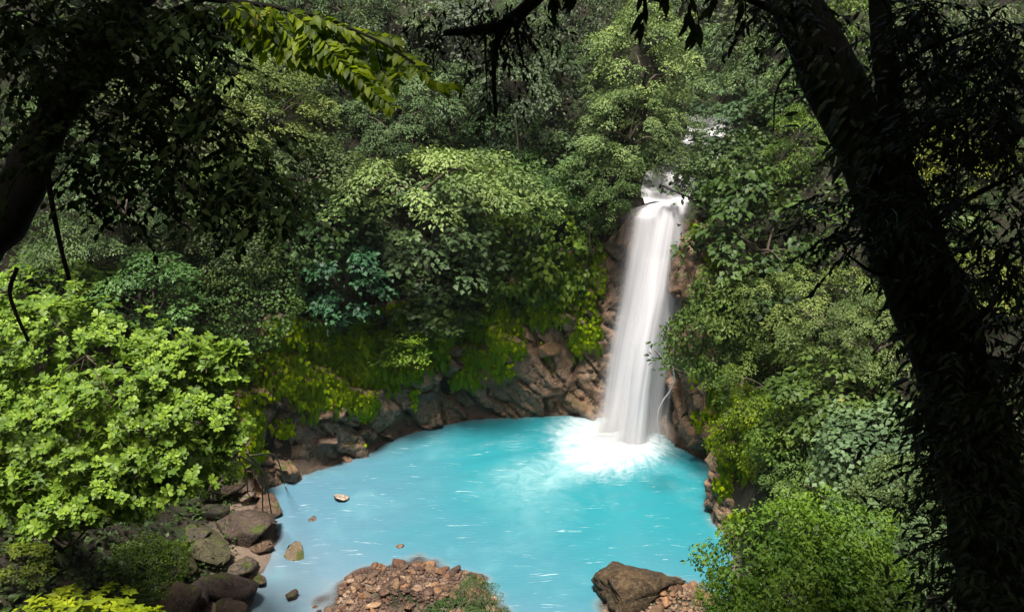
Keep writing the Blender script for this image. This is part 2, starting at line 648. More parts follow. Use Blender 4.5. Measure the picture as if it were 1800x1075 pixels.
def height(x, y):
    x = np.asarray(x, float)
    y = np.asarray(y, float)
    s = sdf(x, y)
    so = np.maximum(s, 0)
    p3 = np.stack([x, y, np.zeros_like(x)], -1)
    n1 = fbm(p3 * .16, 4, 3)
    n2 = fbm(p3 * .6, 3, 9)
    hc = cliff_h(x)
    far = hc * sstep(.35, 1.5, so) + np.maximum(so - 1.2, 0) * 1.25
    far = np.where(far > 14, 14 + (far - 14) * .72, far)
    far = np.where(far > 34, 34 + (far - 34) * .35, far)
    left = so * .30 + np.maximum(so - 4, 0) * .45 + np.maximum(so - 9, 0) * .5
    right = 2.0 * sstep(0, .6, so) + so * 1.5
    right = np.where(right > 11, 11 + (right - 11) * .75, right)
    near = so * 1.12
    z = far
    wl = sstep(-8.0, -11.5, x) * sstep(38.5, 36.0, y)
    z = z + (left - z) * wl
    wr = sstep(6, 9, x) * sstep(40, 36, y)
    z = z + (right - z) * wr
    wn_ = sstep(24, 17, y)
    z = z + (near - z) * wn_
    z = z + 4.5 * sstep(4, 10, x) * sstep(17, 9, y)
    z = z + (n1 * 2.6 + n2 * .5) * sstep(.5, 7, so) * (1 - .6 * wn_)
    dr, al = river_dist(x, y)
    bed = river_bed(al)
    wc = sstep(4.5, 1.3, dr) * sstep(43.1, 43.8, y) * sstep(.8, 1.5, so)
    z = z + (bed - .35 - z) * wc
    # pool bed and the gravel spit that rises through the water
    bedz = -.25 - 1.6 * sstep(0, 3.0, -s)
    dx, dy = (x - SPIT[0]) / 4.0, (y - SPIT[1] + .6) / 3.1
    spit = 1.2 - 1.5 * np.sqrt(dx * dx + dy * dy) + n2 * .8
    dx2, dy2 = (x - 6.4) / 3.3, (y - 28.0) / 2.6
    bar = 1.0 - 1.4 * np.sqrt(dx2 * dx2 + dy2 * dy2) + n2 * .3
    bedz = np.maximum(bedz, np.maximum(spit, bar))
    z = np.where(s < 0, bedz, z)
    return z


def h1(x, y):
    return float(height(np.array([x]), np.array([y]))[0])


_T = np.arange(4, 130, .2)


def hit(px, py):
    """where the view ray of a photo pixel meets the ground"""
    d = ray(px, py)
    P = np.array([0, 0, CAM_H]) + d * _T[:, None]
    hz = height(P[:, 0], P[:, 1])
    k = np.argmax(hz > P[:, 2])
    if not (hz > P[:, 2]).any():
        k = len(_T) - 1
    return P[k]


def hit_t(px, py):
    return (hit(px, py)[1]) / ray(px, py)[1]


def grid_mesh(xs, ys):
    X, Y = np.meshgrid(xs, ys)
    nx, ny = len(xs), len(ys)
    i = np.arange(nx * ny).reshape(ny, nx)
    F = np.stack([i[:-1, :-1], i[:-1, 1:], i[1:, 1:], i[1:, :-1]], -1).reshape(-1, 4)
    return X, Y, F


gx = np.concatenate([np.linspace(-120, -45, 16)[:-1], np.arange(-45, 45, .34), np.linspace(45, 120, 16)[1:]])
gy = np.concatenate([np.linspace(-70, -6, 14)[:-1], np.arange(-6, 80, .34), np.linspace(80, 150, 20)[1:]])
X, Y, F = grid_mesh(gx, gy)
Z = height(X, Y)
HAZE = .0002
Z_MAX, Z_MIN = Z.max(), Z.min()
ground = put('ground', mesh('ground', np.stack([X, Y, Z], -1).reshape(-1, 3), F, M_SOIL, smooth=True))
tag(ground, 'steep dark forest slopes surrounding the turquoise pool', kind='structure')

# ------------------------------------------------------------------ pool water
FALL_FOOT = at_z(1108, 775)


def water_material():
    m, nt = newmat('pool_water')
    out = N(nt, 'ShaderNodeOutputMaterial')
    p = N(nt, 'ShaderNodeBsdfPrincipled')
    g = N(nt, 'ShaderNodeNewGeometry')
    pos = g.outputs['Position']
    dep = N(nt, 'ShaderNodeAttribute', attribute_name='depth').outputs['Fac']
    rel = vmath(nt, 'SUBTRACT', pos, (float(FALL_FOOT[0]), float(FALL_FOOT[1]), 0))
    sp = N(nt, 'ShaderNodeSeparateXYZ')
    nt.links.new(rel, sp.inputs[0])
    rx, ry = sp.outputs['X'], sp.outputs['Y']
    rr = math_(nt, 'SQRT', math_(nt, 'ADD', math_(nt, 'MULTIPLY', rx, rx), math_(nt, 'MULTIPLY', ry, ry)))
    ang = math_(nt, 'ARCTAN2', ry, rx)
    # milky colour: turquoise under the fall, greyer blue towards the outlet
    lo = noise(nt, pos, .14, 3, .5, .5)
    drift = math_(nt, 'ADD', math_(nt, 'MULTIPLY', rr, .055), math_(nt, 'MULTIPLY', lo, .5))
    c = mixc(nt, rampf(nt, drift, .55, 1.35), (.019, .178, .212), (.078, .165, .225))
    gp = N(nt, 'ShaderNodeSeparateXYZ')
    nt.links.new(pos, gp.inputs[0])
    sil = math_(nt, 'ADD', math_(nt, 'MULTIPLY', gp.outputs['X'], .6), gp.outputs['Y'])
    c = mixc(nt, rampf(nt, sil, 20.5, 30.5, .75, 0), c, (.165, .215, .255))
    pl = noise(nt, pos, .23, 4, .6, .5)
    c = mixc(nt, rampf(nt, pl, .5, .75, 0, .45), c, (.12, .275, .305))
    c = mixc(nt, rampf(nt, dep, .0, .40, .7, 0), c, (.20, .18, .165))
    # pale aerated water drifting off the foot of the fall towards the outlet
    alo = math_(nt, 'ADD', math_(nt, 'MULTIPLY', rx, -.83), math_(nt, 'MULTIPLY', ry, -.56))
    per = math_(nt, 'ABSOLUTE', math_(nt, 'ADD', math_(nt, 'MULTIPLY', rx, .56), math_(nt, 'MULTIPLY', ry, -.83)))
    wid = math_(nt, 'ADD', 1.0, math_(nt, 'MULTIPLY', alo, .16))
    plm = math_(nt, 'MULTIPLY', rampf(nt, math_(nt, 'DIVIDE', per, wid), .2, 1.3, 1, 0), math_(nt, 'MULTIPLY', rampf(nt, alo, .5, 2.5), rampf(nt, alo, 4.0, 11.5, 1, 0)))
    plm = math_(nt, 'MULTIPLY', plm, rampf(nt, noise(nt, pos, .9, 5, .65, .8), .3, .65, .25, .75))
    c = mixc(nt, plm, c, (.27, .43, .45))
    # streaks of froth drawn out by the current
    mp = N(nt, 'ShaderNodeMapping')
    mp.inputs['Rotation'].default_value = (0, 0, R(-34))
    mp.inputs['Scale'].default_value = (.5, 5.2, 1)
    warp = N(nt, 'ShaderNodeTexNoise')
    warp.inputs['Scale'].default_value = .25
    nt.links.new(pos, warp.inputs['Vector'])
    pw = vmath(nt, 'ADD', pos, vmath(nt, 'MULTIPLY', warp.outputs['Color'], (1.2, 1.2, 0)))
    nt.links.new(pw, mp.inputs[0])
    st = noise(nt, mp.outputs[0], 1.5, 4, .6, .4)
    gate = noise(nt, pos, .55, 3, .6, .3)
    streak = math_(nt, 'MULTIPLY', rampf(nt, st, .59, .72), rampf(nt, gate, .42, .66))
    c = mixc(nt, math_(nt, 'MULTIPLY', streak, .6), c, (.58, .65, .65))
    # foam thrown out from the foot of the fall in rays
    cmb = N(nt, 'ShaderNodeCombineXYZ')
    sock(nt, cmb.inputs[0], math_(nt, 'MULTIPLY', ang, 4.5))
    sock(nt, cmb.inputs[1], math_(nt, 'MULTIPLY', rr, .55))
    rays = noise(nt, cmb.outputs[0], 1.6, 5, .65, .5)
    brk = noise(nt, pos, 2.2, 5, .65)
    # the sheet lands slanting to the left, so foam runs further that way
    ex = math_(nt, 'ADD', rr, math_(nt, 'MULTIPLY', rampf(nt, rx, -3.5, 1.5, -1.0, .9), 1.0))
    fr = math_(nt, 'ADD', ex, math_(nt, 'MULTIPLY', math_(nt, 'SUBTRACT', .5, rays), 2.0))
    fr = math_(nt, 'ADD', fr, math_(nt, 'MULTIPLY', math_(nt, 'SUBTRACT', .5, brk), 1.5))
    foam = rampf(nt, fr, .6, 4.4, 1, 0)
    c = mixc(nt, foam, c, mixc(nt, rampf(nt, rays, .3, .6), (.46, .52, .54), (.66, .68, .69)))
    sock(nt, p.inputs['Base Color'], c)
    sock(nt, p.inputs['Roughness'], math_(nt, 'ADD', .10, math_(nt, 'MULTIPLY', foam, .6)))
    p.inputs['Specular IOR Level'].default_value = .5
    p.inputs['IOR'].default_value = 1.33
    bp = N(nt, 'ShaderNodeBump')
    bp.inputs['Strength'].default_value = .45
    bp.inputs['Distance'].default_value = .08
    hh = math_(nt, 'ADD', math_(nt, 'MULTIPLY', st, .8), math_(nt, 'MULTIPLY', noise(nt, pos, 3.0, 4, .6), .35))
    nt.links.new(hh, bp.inputs['Height'])
    nt.links.new(bp.outputs[0], p.inputs['Normal'])
    # cloudy water: the bed shows only where it is a few centimetres deep
    tr = N(nt, 'ShaderNodeBsdfTransparent')
    tr.inputs[0].default_value = (.75, .82, .85, 1)
    mx = N(nt, 'ShaderNodeMixShader')
    sock(nt, mx.inputs[0], rampf(nt, dep, .0, .26, .0, 1))
    nt.links.new(tr.outputs[0], mx.inputs[1])
    nt.links.new(p.outputs[0], mx.inputs[2])
    nt.links.new(mx.outputs[0], out.inputs[0])
    return m


X, Y, F = grid_mesh(np.arange(-20, 14, .16), np.arange(18, 46.5, .16))
p3 = np.stack([X, Y, np.zeros_like(X)], -1)
q = np.stack([X * .5 + Y * .25, Y * 1.5 - X * .6, np.zeros_like(X)], -1)
rf = np.hypot(X - FALL_FOOT[0], Y - FALL_FOOT[1])
W = .05 * fbm(q * 1.1, 3, 5) + .03 * fbm(p3 * 2.1, 2, 6) + .35 * np.exp(-(rf / 1.6) ** 2) + .16 * np.exp(-(rf / 3.2) ** 2) * fbm(p3 * 1.7, 3, 8)
dep = W - height(X, Y)
pool = put('pool', mesh('pool', np.stack([X, Y, W], -1).reshape(-1, 3), F, water_material(), {'depth': dep.ravel()}, smooth=True))
tag(pool, 'milky turquoise plunge pool below the waterfall', kind='structure')

# ------------------------------------------------------------------ cliff round the pool
cp = np.array([at_z(x, y)[:2] for x, y in SHORE_PX[5:-2]])
cpath = smooth_path(np.hstack([cp, np.zeros((len(cp), 1))]), 420)[:, :2]
seg = np.concatenate([[0], np.cumsum(np.linalg.norm(np.diff(cpath, axis=0), axis=1))])
NU = int(seg[-1] / .105)
uu = np.linspace(0, seg[-1], NU)
cx = np.interp(uu, seg, cpath[:, 0])
cy = np.interp(uu, seg, cpath[:, 1])
tx, ty = np.gradient(cx), np.gradient(cy)
k = np.ones(25) / 25
tx = np.convolve(np.pad(tx, 12, 'edge'), k, 'valid')
ty = np.convolve(np.pad(ty, 12, 'edge'), k, 'valid')
ln = np.hypot(tx, ty)
onx, ony = -ty / ln, tx / ln        # away from the pool
NVv = 96
vv = np.linspace(0, 1, NVv)
taper = np.clip(np.minimum(uu / 3.0, (seg[-1] - uu) / 5.0), 0, 1)
hcl = (cliff_h(cx) * np.where(cy < 40, np.where(cx > 5, .62, 1), 1) + .7) * (.35 + .65 * taper)
hcl = np.minimum(hcl, 12.45)
ZZ = -.6 + (hcl[:, None] + .6) * vv[None]
base_off = .05 + .8 * (ZZ / np.maximum(hcl[:, None], .1)).clip(0, 1) ** 1.6
PX = cx[:, None] + onx[:, None] * base_off
PY = cy[:, None] + ony[:, None] * base_off
P3 = np.stack([PX, PY, ZZ], -1)
warp = np.stack([fbm(P3 * .7, 3, 21), fbm(P3 * .7, 3, 22), fbm(P3 * .7, 3, 23)], -1)
sk = P3 + warp * .6
sk = sk * np.array([.46, .46, .36]) + np.stack([sk[..., 2] * .25, sk[..., 2] * 0, sk[..., 0] * .2], -1)
f1, f2, idn, o1 = cells(sk, 2)
g1, g2, idm, o2 = cells(sk * 2.4 + 3.3, 4)
disp = (idn - .4) * .7 - .4 * np.clip(.09 - (f2 - f1), 0, .09) / .09 + (idm - .5) * .2 - .14 * np.clip(.09 - (g2 - g1), 0, .09) / .09
disp = disp + 1.3 * ((np.mod(idn * 7.13, 1) - .5) * o1[..., 0] + (np.mod(idn * 13.7, 1) - .6) * o1[..., 2] + (np.mod(idn * 23.1, 1) - .5) * o1[..., 1])
disp = disp + .35 * ((np.mod(idm * 7.13, 1) - .5) * o2[..., 0] + (np.mod(idm * 13.7, 1) - .6) * o2[..., 2])
disp = disp + .5 * fbm(P3 * .5, 3, 31) + .12 * fbm(P3 * np.array([3.0, 3.0, .8]), 3, 35) + .08 * fbm(P3 * 4, 3, 33)
PXd = PX - onx[:, None] * disp
PYd = PY - ony[:, None] * disp
i = np.arange(NU * NVv).reshape(NU, NVv)
Fq = np.stack([i[:-1, :-1], i[1:, :-1], i[1:, 1:], i[:-1, 1:]], -1).reshape(-1, 4)
cliff = put('cliff', mesh('cliff', np.stack([PXd, PYd, ZZ], -1).reshape(-1, 3), Fq, M_CLIFF))
tag(cliff, 'broken brown rock wall ringing the far side of the pool', kind='structure')
CLIFF_V = np.stack([PXd, PYd, ZZ], -1)
CLIFF_NRM = unit(np.cross(np.gradient(CLIFF_V, axis=0), np.gradient(CLIFF_V, axis=1)))


# ------------------------------------------------------------------ waterfall
def water_sheet_material(name, white, dens):
    m, nt = newmat(name)
    out = N(nt, 'ShaderNodeOutputMaterial')
    uv = N(nt, 'ShaderNodeUVMap')
    ed = N(nt, 'ShaderNodeAttribute', attribute_name='body').outputs['Fac']
    mp = N(nt, 'ShaderNodeMapping')
    nt.links.new(uv.outputs[0], mp.inputs[0])
    mp.inputs['Scale'].default_value = (4.0, .22, 1)
    a = noise(nt, mp.outputs[0], 1.0, 4, .6, .25)
    mp2 = N(nt, 'ShaderNodeMapping')
    nt.links.new(uv.outputs[0], mp2.inputs[0])
    mp2.inputs['Scale'].default_value = (17.0, .35, 1)
    b = noise(nt, mp2.outputs[0], 1.0, 3, .6)
    s = math_(nt, 'ADD', math_(nt, 'MULTIPLY', a, .84), math_(nt, 'MULTIPLY', b, .16))
    al = math_(nt, 'ADD', ed, math_(nt, 'MULTIPLY', math_(nt, 'SUBTRACT', s, .5), .55))
    al = rampf(nt, al, .12, .12 + dens, 0, 1)
    col = mixc(nt, rampf(nt, s, .36, .58), (.72, .70, .75), white)
    d = N(nt, 'ShaderNodeBsdfDiffuse')
    sock(nt, d.inputs[0], col)
    t = N(nt, 'ShaderNodeBsdfTranslucent')
    sock(nt, t.inputs[0], col)
    bp = N(nt, 'ShaderNodeBump')
    bp.inputs['Strength'].default_value = .2
    bp.inputs['Distance'].default_value = .1
    nt.links.new(s, bp.inputs['Height'])
    nt.links.new(bp.outputs[0], d.inputs['Normal'])
    m1 = N(nt, 'ShaderNodeMixShader')
    m1.inputs[0].default_value = .38
    nt.links.new(d.outputs[0], m1.inputs[1])
    nt.links.new(t.outputs[0], m1.inputs[2])
    tp = N(nt, 'ShaderNodeBsdfTransparent')
    m2 = N(nt, 'ShaderNodeMixShader')
    sock(nt, m2.inputs[0], al)
    nt.links.new(tp.outputs[0], m2.inputs[1])
    nt.links.new(m1.outputs[0], m2.inputs[2])
    nt.links.new(m2.outputs[0], out.inputs[0])
    return m


M_FALL = water_sheet_material('falling_water', (.90, .885, .92), .7)
M_VEIL = water_sheet_material('thin_veil_water', (.84, .82, .86), 1.2)


def sheet(name, edges, y_top, y_bot, mat, parent, nu=48, nv=90, seed=0, body=1.0, edge_soft=.2, fold=.16, power=1.6, bulge=.5, top_soft=0.0, lip=.0):
    """a fall of water between left and right edges given down its height"""
    e = np.array(edges, float)
    v = np.linspace(0, 1, nv)
    py = np.interp(v, np.linspace(0, 1, len(e)), e[:, 0])
    xl = np.interp(py, e[:, 0], e[:, 1])
    xr = np.interp(py, e[:, 0], e[:, 2])
    yw = y_top + (y_bot - y_top) * v ** (1 / power)
    Lp = np.array([at_y(a, b, c) for a, b, c in zip(xl, py, yw)])
    Rp = np.array([at_y(a, b, c) for a, b, c in zip(xr, py, yw)])
    u = np.linspace(0, 1, nu)
    V = Lp[:, None] * (1 - u)[None, :, None] + Rp[:, None] * u[None, :, None]
    uvw = np.stack([u[None] * 3.2 + .35 * v[:, None], v[:, None] * .7 + 0 * u[None], np.full((nv, nu), seed * 9.0)], -1)
    V[..., 1] -= fold * 1.8 * fbm(uvw * np.array([1, 1, 1]), 3, seed) * np.minimum(1, v * 2.2)[:, None]
    V[..., 1] -= bulge * np.sin(u * math.pi)[None] * np.minimum(1, .3 + v)[:, None]
    V[..., 2] -= lip * ((1 - u) ** 2.5 * .8)[None] * np.exp(-v * 7)[:, None]
    wob = .10 * fbm(np.stack([v * 7, v * 0 + seed, v * 0], -1), 3, seed + 3)
    V[..., 0] += wob[:, None] * (np.abs(u - .5) * 2)[None]
    b = body * np.clip(np.minimum(u, 1 - u) / edge_soft, 0, 1)[None] * np.ones((nv, 1))
    if top_soft:
        b = b * np.clip(v / top_soft, 0, 1)[:, None]
    i = np.arange(nu * nv).reshape(nv, nu)
    Fq = np.stack([i[:-1, :-1], i[1:, :-1], i[1:, 1:], i[:-1, 1:]], -1).reshape(-1, 4)
    UV = np.stack([np.broadcast_to(u[None], (nv, nu)) + seed * .37, np.broadcast_to(v[:, None] * 3, (nv, nu))], -1).reshape(-1, 2)
    return put(name, mesh(name, V.reshape(-1, 3), Fq, mat, {'body': b.ravel()}, True, UV), parent)


fall = bpy.data.objects.new('waterfall', None)
COL.objects.link(fall)
tag(fall, 'tall white waterfall pouring over the rim into the pool', kind='structure')
MAIN = [(350, 1132, 1216), (362, 1120, 1216), (380, 1110, 1215), (450, 1097, 1211), (520, 1086, 1205), (600, 1070, 1192), (680, 1056, 1180), (740, 1046, 1174), (785, 1036, 1178), (800, 1028, 1182)]
sheet('veil', [(p, a - 22, b + 8) for p, a, b in MAIN], 43.95, 42.75, M_VEIL, fall, seed=1, body=.85, edge_soft=.35, fold=.22, bulge=.3, lip=.7)
sheet('main_sheet', [(p, a - 6, b + 4) for p, a, b in MAIN], 43.85, 42.3, M_FALL, fall, seed=2, body=1.0, edge_soft=.34, fold=.1, bulge=.35, lip=.7)
sheet('bright_core', [(352, 1150, 1206), (450, 1122, 1196), (520, 1110, 1186), (600, 1092, 1172), (680, 1082, 1160), (800, 1062, 1156)], 43.45, 41.4, M_FALL, fall, seed=3, body=.9, edge_soft=.48, fold=.25, bulge=.55)
sheet('left_veil', [(470, 1096, 1116), (540, 1076, 1112), (620, 1062, 1104), (700, 1052, 1094), (745, 1046, 1085)], 43.6, 43.0, M_VEIL, fall, nu=24, seed=4, body=.62, edge_soft=.5, fold=.2, bulge=.1, top_soft=.3)
sheet('right_trickle', [(425, 1197, 1211), (480, 1193, 1208), (540, 1186, 1203), (600, 1176, 1192)], 43.2, 42.2, M_VEIL, fall, nu=14, seed=5, body=.8, edge_soft=.45, fold=.1, bulge=.05, top_soft=.2)
sheet('side_stream', [(640, 1172, 1186), (690, 1168, 1184), (740, 1160, 1180), (790, 1158, 1190)], 41.9, 41.2, M_VEIL, fall, nu=14, seed=6, body=.55, edge_soft=.5, fold=.1, bulge=.1, top_soft=.2)
for pts in ([(1186, 668), (1178, 686), (1164, 706), (1156, 730), (1158, 760), (1166, 790)], [(1190, 560), (1186, 600), (1183, 640), (1186, 668)]):
    V, F, T = tube(smooth_path([at_y(a, b, 41.3) for a, b in pts], 20), np.linspace(.03, .05, 20), 6)
    put('thread', mesh('thread', V, F, M_FALL, {'body': np.full(len(V), .5)}, True, np.zeros((len(V), 2))), fall)

# froth kicked up where the sheet lands: ragged fans of spray with real height
rg = np.random.default_rng(5)
Vs, Fs, Bs, UVs, n0 = [], [], [], [], 0
for kk in range(70):
    a = rg.uniform(-math.pi * 1.05, .15)
    r0 = rg.uniform(0, .9)
    L = rg.uniform(.8, 2.6) * (1.25 if math.cos(a) < -.3 else .9)
    hgt = rg.uniform(.1, .5) * (1.2 - .5 * r0)
    w = rg.uniform(.12, .4)
    bx, by = FALL_FOOT[0] + rg.uniform(-1.5, 1.1), FALL_FOOT[1] + rg.uniform(-.4, .5)
    t = np.linspace(0, 1, 7)
    x = bx + math.cos(a) * (r0 + L * t)
    y = by + math.sin(a) * (r0 + L * t) * .8
    z = .05 + hgt * 4 * t * (1 - t) * (1 - .35 * t) + .02
    wd = w * (.4 + t)
    px_, py_ = -math.sin(a), math.cos(a)
    V = np.concatenate([np.stack([x + px_ * wd * s_, y + py_ * wd * s_, z + (.06 if s_ == 0 else 0)], 1) for s_ in (-.5, 0, .5)])
    Fq = np.array([(c * 7 + j, c * 7 + j + 1, (c + 1) * 7 + j + 1, (c + 1) * 7 + j) for c in (0, 1) for j in range(6)])
    bd = np.concatenate([(.12, .42, .12)[c] * np.sin(np.clip(t + .12, 0, 1) * math.pi) ** .7 for c in range(3)])
    uv_ = np.stack([np.repeat(np.array([0, .03, .06]), 7) + kk * .217, np.tile(t, 3) * 1.5 + kk], 1)
    Vs.append(V)
    Fs.append(Fq + n0)
    Bs.append(bd)
    UVs.append(uv_)
    n0 += len(V)
sp_o = put('spray', mesh('spray', np.concatenate(Vs), np.concatenate(Fs), M_VEIL, {'body': np.concatenate(Bs)}, True, np.concatenate(UVs)), fall)
tag(sp_o, kind='stuff')

# fine mist hanging over the foot of the fall
mm, nt = newmat('mist_air')
mo_ = N(nt, 'ShaderNodeOutputMaterial')
pv = N(nt, 'ShaderNodeVolumePrincipled')
pv.inputs['Color'].default_value = (1, 1, 1, 1)
tc = N(nt, 'ShaderNodeTexCoord')
le = N(nt, 'ShaderNodeVectorMath', operation='LENGTH')
nt.links.new(tc.outputs['Object'], le.inputs[0])
mn = noise(nt, tc.outputs['Object'], 2.2, 3)
mist_d = math_(nt, 'MULTIPLY', rampf(nt, math_(nt, 'ADD', le.outputs['Value'], math_(nt, 'MULTIPLY', mn, .5)), .35, 1.15, 1, 0), .42)
sock(nt, pv.inputs['Density'], mist_d)
nt.links.new(pv.outputs[0], mo_.inputs['Volume'])
import bmesh
bm = bmesh.new()
bmesh.ops.create_icosphere(bm, subdivisions=3, radius=1.0)
me = bpy.data.meshes.new('mist')
bm.to_mesh(me)
bm.free()
me.materials.append(mm)
mist = put('mist', me, None, (FALL_FOOT[0] - .5, FALL_FOOT[1] - .2, .5), (0, 0, .1), (4.0, 2.4, 2.1))
tag(mist, 'soft white mist drifting over the foot of the waterfall', kind='stuff')

# the river above the lip, stepping down between the trees
rp = smooth_path(np.hstack([RIVER[:5], np.zeros((5, 1))]), 120)[:, :2]
rp = rp[rp[:, 1] > 43.9]
rp = np.stack([np.interp(np.linspace(0, 1, 120), np.linspace(0, 1, len(rp)), rp[:, k_]) for k_ in (0, 1)], 1)
_, al = river_dist(rp[:, 0], rp[:, 1])
zb = river_bed(al)
tr_ = np.gradient(rp, axis=0)
nr_ = unit(np.stack([-tr_[:, 1], tr_[:, 0]], 1))
half = np.interp(np.arange(120), [0, 8, 30, 120], [1.15, 1.2, 1.5, 1.5])
uu_ = np.linspace(-1, 1, 13)
V = np.zeros((120, 13, 3))
V[..., :2] = rp[:, None] + nr_[:, None] * (half[:, None] * uu_[None])[..., None]
V[..., 2] = zb[:, None] + .16 * np.exp(-np.arange(120) / 6.0)[:, None] - .16 * (np.clip(uu_, 0, 1) ** 2)[None] * np.exp(-np.arange(120) / 5.0)[:, None] + .06 * fbm(np.stack([V[..., 0] * 2, V[..., 1] * 2, V[..., 0] * 0], -1), 3, 4) - .02
i = np.arange(120 * 13).reshape(120, 13)
Fq = np.stack([i[:-1, :-1], i[:-1, 1:], i[1:, 1:], i[1:, :-1]], -1).reshape(-1, 4)
UV = np.stack([np.broadcast_to(uu_[None] * .5, (120, 13)), np.broadcast_to(np.linspace(0, 14, 120)[:, None], (120, 13))], -1).reshape(-1, 2)
rv = put('river', mesh('river', V.reshape(-1, 3), Fq, M_FALL, {'body': np.full(120 * 13, .95)}, True, UV))
tag(rv, 'white rushing river stepping down to the lip of the waterfall', kind='structure')

# ------------------------------------------------------------------ rocks
def rock_proto(seed, sub=2, flat=.75, cuts=9):
    import bmesh
    rg = np.random.default_rng(seed)
    bm = bmesh.new()
    bmesh.ops.create_icosphere(bm, subdivisions=sub, radius=1.0)
    V = np.array([v.co[:] for v in bm.verts])
    F = np.array([[v.index for v in f.verts] for f in bm.faces])
    bm.free()
    for c in range(cuts):
        nrm = unit(rg.normal(size=3))
        d = rg.uniform(.36, .74)
        s = V @ nrm - d
        V = V - np.outer(np.maximum(s, 0) * .985, nrm)
    V = V * np.array([rg.uniform(.85, 1.25), rg.uniform(.75, 1.05), flat * rg.uniform(.8, 1.15)])
    V = V + (.03 * np.abs(fbm(V * 4.5 + seed, 3, 7)))[:, None] * V + .045 * np.stack([fbm(V * 1.7 + seed, 3, k) for k in range(3)], -1)
    return V, F


ROCKS = []
for s_ in range(9):
    V, F = rock_proto(100 + s_, 3, .8 + .1 * (s_ % 3), 15)
    ROCKS.append(mesh('boulder', V, F, M_ROCK))
V, F = rock_proto(151, 4, .8, 10)
lay = V @ np.array([.25, -.35, .9]) * 5.5 + 1.6 * fbm(V * 1.6, 3, 9)
V = V * (1 + .13 * np.abs(np.mod(lay, 1) - .5)[:, None] * 2 + .24 * fbm(V * 2.6, 4, 3)[:, None])
STRATA = mesh('boulder', V, F, M_DARKROCK)
STONES = []
for s_ in range(10):
    V, F = rock_proto(200 + s_, 2, .62, 8)
    STONES.append(mesh('stone', V, F, M_STONE, smooth=False))


def place_rock(px, py, w_px, z=None, me=None, parent=None, name='boulder', rg=None, color=(1, 1, 1), squash=1.0, sink=.25, pos=None, rot=None):
    P = hit(px, py) if z is None else at_z(px, py, z)
    if pos is not None:
        P = np.array(pos)
    dep_ = (P[1] * CP - (P[2] - CAM_H) * SP)
    r = w_px * dep_ / FPX * .5
    rot = rot or (rg.uniform(-.3, .3), rg.uniform(-.3, .3), rg.uniform(0, 6.28))
    return put(name, me, parent, (P[0], P[1], P[2] + r * (.5 - sink)), rot, (r * 1.05, r * 1.05, r * squash), color), r


rg = np.random.default_rng(21)
SHORE_ROCKS = [
    # px, py, width px, z, colour factor, squash, words
    (428, 936, 118, .35, (.75, .68, .64), .8, 'big brown boulder with a sloping top at the left edge of the pool'),
    (392, 1036, 92, .5, (.95, .88, .86), .75, 'wet pinkish boulder with pale veins near the bottom left shore'),
    (352, 1046, 56, .7, (.55, .55, .58), .8, 'dark grey wedge of rock left of the wet pinkish boulder'),
    (405, 1075, 80, .3, (.6, .5, .42), .6, 'brown slab at the bottom edge below the wet pinkish boulder'),
    (436, 876, 44, .5, (1.1, 1.05, 1.05), .7, 'small pale grey stone perched behind the big brown boulder'),
    (470, 896, 60, .15, (1.2, .95, .8), .45, 'low orange brown rock touching the water beside the big brown boulder'),
    (372, 905, 60, .9, (.4, .48, .3), .8, 'mossy dark boulder behind the big brown boulder'),
    (348, 950, 62, 1.0, (.45, .45, .42), .7, 'dark sloping boulder in shade left of the big brown boulder'),
    (380, 983, 84, .7, (.5, .56, .36), .45, 'flat moss covered slab between the big brown boulder and the grey wedge'),
    (462, 962, 52, .15, (.95, .75, .6), .7, 'upright brown rock at the waterline below the big brown boulder'),
    (436, 1000, 62, .2, (.8, .78, .68), .6, 'grey green rock with white streaks at the waterline'),
    (455, 1022, 40, .1, (.8, .62, .5), .5, 'small brown rock at the waterline by the wet pinkish boulder'),
    (330, 998, 50, 1.0, (.5, .55, .3), .6, 'small mossy rock beside the round moss mound'),
    (318, 1062, 90, 1.0, (.5, .42, .34), .6, 'brown shaded rock at the bottom edge right of the lit low shrub'),
    (395, 856, 56, 1.2, (.5, .42, .36), .8, 'brown rock under the hanging roots'),
    (360, 868, 50, 1.5, (.42, .36, .3), .8, 'dark brown rock under the right tip of the rosette bush'),
    (597, 876, 38, .02, (1.7, 1.7, 1.75), .5, 'pale grey rock standing alone in the blue water'),
    (553, 913, 26, -.1, (.62, .55, .55), .4, 'small drowned pinkish rock left of the pale grey rock'),
    (512, 1048, 36, .08, (1.0, .8, .7), .85, 'round brown rock in the shallow outlet left of the gravel spit'),
    (797, 1004, 26, .05, (.8, .65, .58), .8, 'small round dark rock in the shallows right of the gravel spit'),
    (702, 962, 22, -.05, (1.0, .85, .72), .5, 'small tan rock just off the tip of the gravel spit'),
    (520, 985, 70, -.22, (1.0, .95, .8), .3, 'broad flat drowned rock off the left shore'),
    (1118, 1050, 200, .1, (.46, .38, .27), .30, 'large dark layered boulder with a pale rim in the lower right water'),
    (1165, 1062, 110, .2, (.6, .5, .38), .6, 'brown slab leaning against the large dark layered boulder'),
    (1268, 858, 66, .8, (.8, .66, .62), 1.3, 'purple brown bulging rock at the right edge of the pool'),
    (1290, 905, 76, .6, (.55, .45, .4), 1.2, 'dark brown rock below the bulging rock on the right edge'),
    (1275, 820, 60, .8, (.5, .42, .36), 1.2, 'dark rock above the bulging rock on the right edge'),
]
